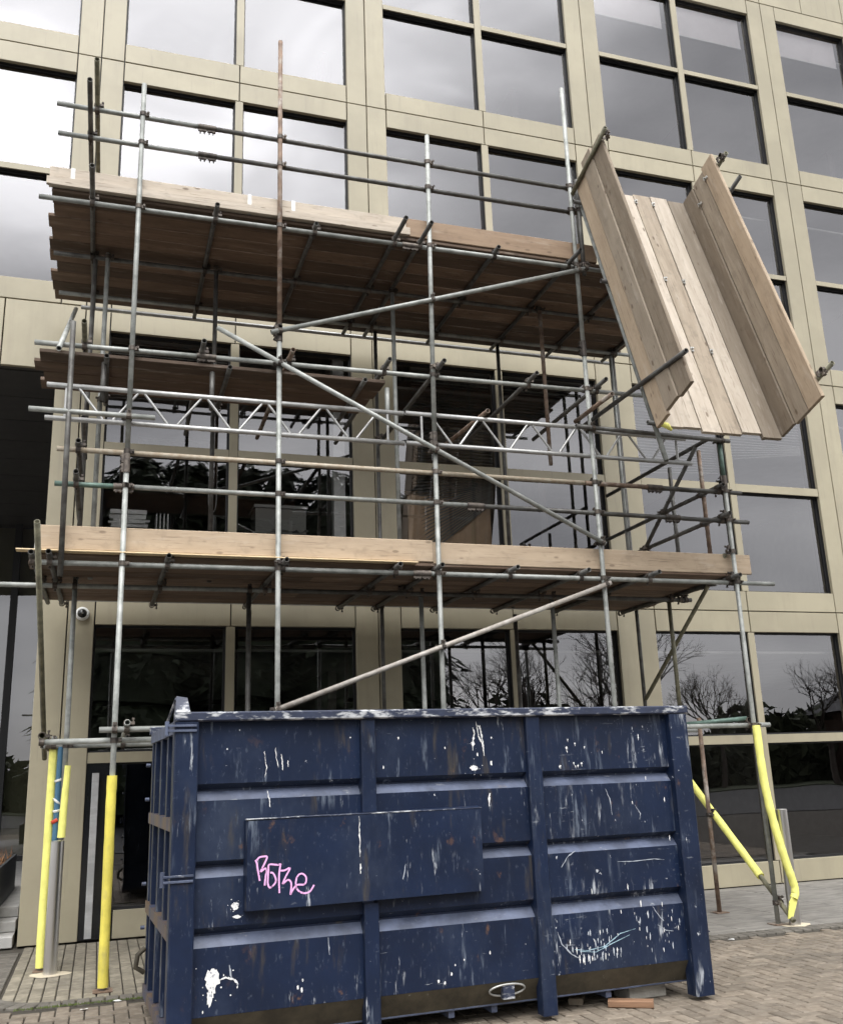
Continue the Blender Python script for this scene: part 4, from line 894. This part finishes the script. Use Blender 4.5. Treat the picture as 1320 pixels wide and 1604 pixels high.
# right hand sleeves
sleeve([(6.84,-2.74,1.92),(6.83,-2.76,1.60),(6.832,-2.77,1.35),(6.845,-2.79,1.12),(6.868,-2.81,.90),(6.90,-2.82,.72),(6.938,-2.83,.55),(6.972,-2.83,.43),(6.990,-2.83,.35),(6.985,-2.83,.29),(6.96,-2.835,.25)], .040, 'bright yellow foam sleeve peeling off the right corner pole and bending over the bollard')
q = MB(); q.add([(0,0,0),(-.07,.0,-.09),(-.10,.01,-.24),(-.045,.0,-.22),(.02,0,-.09),(.03,0,.02)], [(0,1,2,3,4,5)]); q.add([(0,.012,0),(-.07,.012,-.09),(-.10,.022,-.24),(-.045,.012,-.22),(.02,.012,-.09),(.03,.012,.02)], [(5,4,3,2,1,0)]); q.add([(0,0,0),(-.07,.0,-.09),(-.10,.01,-.24),(-.045,.0,-.22),(.02,0,-.09),(.03,0,.02),(0,.012,0),(-.07,.012,-.09),(-.10,.022,-.24),(-.045,.012,-.22),(.02,.012,-.09),(.03,.012,.02)], [(i,i+6,(i+1)%6+6,(i+1)%6) for i in range(6)])
tag(q.build('foam_flap', YEL, None, (6.965,-2.85,.31)), 'torn yellow foam flap below the bent sleeve at the right corner pole', 'foam flap')
b5a, b5b = Vector((6.91,-2.86,.05)), Vector((6.91,-.66,1.92))
sleeve([b5a.lerp(b5b, .20), b5a.lerp(b5b, .4), b5a.lerp(b5b, .62), b5a.lerp(b5b, .85)], .040, 'yellow foam sleeve on the sloping brace right of the skip')
# ------------------------------------------------------------------ planter at the entrance
pt = tag(empty('planter', (-.86,1.35,.23)), 'dark grey trough planter of dried plants beside the entrance pier', 'planter')
PLM = mat('dark_planter', (.055,.06,.06), .5, var=.15)
q = MB(); w_, l_, h_ = .33, 1.3, .52
for a in ((-w_,-l_,0,w_,-l_+.03,h_),(-w_,l_-.03,0,w_,l_,h_),(-w_,-l_+.0301,0,-w_+.03,l_-.0301,h_),(w_-.03,-l_+.0301,0,w_,l_-.0301,h_)): q.box(a[:3], a[3:])
q.build('trough', PLM, pt); q = MB(); q.box((-w_+.0302,-l_+.0302,.02),(w_-.0302,l_-.0302,h_-.05)); q.build('soil', mat('soil', (.05,.035,.022), .95, var=.3), pt)
q = MB(); rd = random.Random(5)
for i in range(260):
    x_, y_ = rd.uniform(-w_+.05,w_-.05), rd.uniform(-l_+.05,l_-.05); d_ = Vector((rd.uniform(-1,1), rd.uniform(-1,1), rd.uniform(.6,2))).normalized()*rd.uniform(.06,.2); a = Vector((x_,y_,h_-.05)); s_ = Vector((rd.uniform(-1,1), rd.uniform(-1,1), 0)).normalized()*.008
    q.add([a-s_, a+s_, a+d_+s_*.3], [(0,1,2)])
q.build('dried_plants', mat('dried_stalks', (.26,.13,.06), .9, rnd=.3, island=True), pt)
q = MB(); q.tube((0,0,0),(0,0,.10),.05,14,r2=.06); q.tube((0,0,.1001),(0,0,.14),.03,14); tag(q.build('glass_jar_lantern', mat('pinkish_lantern', (.42,.20,.18), .3), None, (-.62,.55,.70)), 'small reddish lantern on the dried plants in the trough planter', 'lantern')
# litter and weeds on the edging
rd = random.Random(2)
for i, (x_, y_) in enumerate(((.62,-3.12),(.40,-3.30),(5.95,-3.2))):
    q = MB(); n_ = 7; q.add([(.035*rd.uniform(.6,1.2)*math.cos(k*.9), .022*rd.uniform(.6,1.2)*math.sin(k*.9), .004+rd.random()*.01) for k in range(n_)], [tuple(range(n_))])
    tag(q.build('paper_scrap', PAPER, None, (x_,y_,.002)), ('white paper scrap on the block paving below the left yellow sleeve', 'smaller paper scrap on the paving nearer the camera at the left', 'paper scrap on the edging right of the skip')[i], 'litter')
q = MB()
for i in range(500):
    x_ = rd.uniform(-.1,.95); y_ = KERBY-.215 + rd.gauss(0,.012); a = Vector((x_,y_,0)); d_ = Vector((rd.uniform(-.5,.5),rd.uniform(-.5,.5),1))*rd.uniform(.006,.02); q.add([a, a+Vector((.006,0,0)), a+d_], [(0,1,2)])
tag(q.build('moss_in_joint', mat('moss', (.09,.12,.03), .95, rnd=.3, island=True)), 'line of moss growing in the paving joint at the left', 'moss', kind='stuff')
# ------------------------------------------------------------------ behind the camera: what the windows mirror
BARK = mat('winter_bark', (.075,.06,.05), .9, var=.3)
NEED = mat('conifer_needles', (.030,.042,.020), .85, var=.3, rnd=.35, island=True)
HEDG = mat('hedge_leaves', (.035,.042,.02), .85, rnd=.35, island=True)
def bare(x_, y_, h_, seed, label):
    rd = random.Random(seed); t = tag(empty('bare_tree', (x_,y_,0)), label, 'tree', 'bare winter trees across the road'); tr = MB(); tw = MB()
    def br(p, d, ln, r_, dep):
        q_ = p + d*ln
        (tr if dep < 2 else tw).tube(p, q_, r_, 6 if dep < 2 else 3, caps=False, r2=r_*.68)
        if dep >= 7: return
        for k in range(3 if dep < 4 else 2):
            nd = (d + Vector((rd.gauss(0,.48), rd.gauss(0,.48), rd.gauss(.12,.3)))).normalized(); br(p.lerp(q_, rd.uniform(.75,1)), nd, ln*rd.uniform(.62,.85), r_*.62, dep+1)
    br(Vector((0,0,0)), Vector((rd.uniform(-.05,.05),rd.uniform(-.05,.05),1)), h_*.25, h_*.018, 0)
    tr.build('trunk', BARK, t); tw.build('crown', BARK, t); return t
def conifer(x_, y_, h_, w_, seed, label):
    rd = random.Random(seed); t = tag(empty('conifer', (x_,y_,0)), label, 'tree', 'tall dark evergreens across the road'); q = MB(); q.tube((0,0,0),(0,0,h_*.95),.22,8,r2=.04); q.build('trunk', BARK, t); q = MB()
    for i in range(2600):
        z_ = h_*(.06+.94*(rd.random()**1.25)); fr_ = 1-z_/h_; rr_ = (w_*(.18+fr_**.42))*(.6+.45*rd.random()) * (1+.25*math.sin(z_*3+seed)); a = rd.random()*6.283; c_ = Vector((rr_*math.cos(a), rr_*math.sin(a), z_)); s_ = rd.uniform(.25,.55)
        u_ = Vector((math.cos(a),math.sin(a),-.5+rd.uniform(-.4,.4))).normalized()*s_; v_ = Vector((-math.sin(a),math.cos(a),rd.uniform(-.4,.4)))*s_*.45
        q.add([c_-u_*.5-v_, c_+u_, c_-u_*.5+v_], [(0,1,2)])
    for k in range(7):   # dense inner foliage
        z0 = h_*(.04+.13*k); f_ = 1-z0/h_; q.tube((rd.uniform(-.2,.2),rd.uniform(-.2,.2),z0),(0,0,z0+h_*.17),w_*(.25+.72*f_**.45),9,r2=w_*(.08+.72*max(0,f_-.17)**.5),sm=False)
    q.build('crown', NEED, t); return t
lb = ['tallest', 'second', 'third', 'fourth', 'fifth', 'sixth', 'seventh']
for i, (x_, y_, h_, w_) in enumerate(((-.3,-33,15.0,2.6),(1.7,-31.5,15.7,2.7),(3.9,-33,16.1,2.7),(6.1,-32,15.8,2.7),(8.2,-33.5,16.4,2.8),(10.4,-32,15.8,2.7),(12.6,-33,16.0,2.7),(14.7,-34,15.2,2.6))):
    conifer(x_, y_, h_, w_, i+1, 'tall dark evergreen, %s in the row mirrored black in the left windows' % ('first','second','third','fourth','fifth','sixth','seventh','last')[i])
for i, (x_, y_, h_) in enumerate(((18.5,-32,9.0),(21.5,-34,10.0),(24.5,-33,8.5),(27.5,-32,11.5),(33,-35,8.5),(37.5,-32,9.5),(41,-34,10.0),(-9,-36,6.0),(-15,-38,6.5))):
    bare(x_, y_, h_, i+11, 'leafless verge tree, %s from the left of those mirrored in the right windows' % ('first','second','third','fourth','fifth','sixth','seventh')[i] if x_ > 0 else '%s leafless tree on the far verge mirrored in the entrance glass' % ('nearer small','farther small')[i-7])
q = MB(); rd = random.Random(9)
for k in range(46):
    xa = -40+k*2.5; hh = (3.3 + 1.2*math.sin(xa*.35) + .8*math.sin(xa*.9)); q.box((xa,-39.2,0),(xa+2.5,-37.2,max(.8,hh-.4)))
for i in range(15000):
    x_ = rd.uniform(-40,75); hh = (3.6 + 1.2*math.sin(x_*.35) + .8*math.sin(x_*.9)) ; z_ = rd.random()*hh; y_ = -38 + rd.uniform(-1.5,1.5)
    c_ = Vector((x_,y_,z_)); s_ = rd.uniform(.3,.7); d_ = Vector((rd.gauss(0,1),rd.gauss(0,1),rd.gauss(0,1))).normalized()*s_; e_ = d_.cross(Vector((rd.gauss(0,1),rd.gauss(0,1),rd.gauss(0,1)))).normalized()*s_*.7
    q.add([c_-d_, c_+e_, c_+d_], [(0,1,2)])
tag(q.build('hedge', HEDG), 'long dark overgrown hedge along the far side of the road', 'hedge', kind='stuff')
tm = MB(); tm.box((-60,-31.5,-.015),(90,-14,.004)); tag(tm.build('road', mat('asphalt', (.045,.045,.046), .9, var=.2, scale=3)), kind='structure')
vg = MB(); vg.box((-60,-60,-.015),(90,-31.6,.05)); tag(vg.build('verge', mat('winter_grass', (.035,.045,.02), .95, var=.3, scale=3)), kind='structure')
# low house with a dark roof, mirrored in the far right window
hb = tag(empty('low_building', (51,-34,0)), 'low dark roofed building with a railing, mirrored in the right hand ground floor window', 'building')
q = MB(); q.box((-9,-5,0),(9,5,4.2)); q.build('wall', mat('brown_brick', (.10,.06,.045), .9, var=.2, scale=8), hb)
q = MB(); q.add([(-9.6,-5.6,4.2),(9.6,-5.6,4.2),(9.6,5.6,4.2),(-9.6,5.6,4.2),(-4,0,7.6),(9.0,0,7.6)], [(0,1,5,4),(1,2,5),(2,3,4,5),(3,0,4),(3,2,1,0)]); q.build('roof', mat('dark_roof', (.04,.04,.045), .8, var=.2), hb)
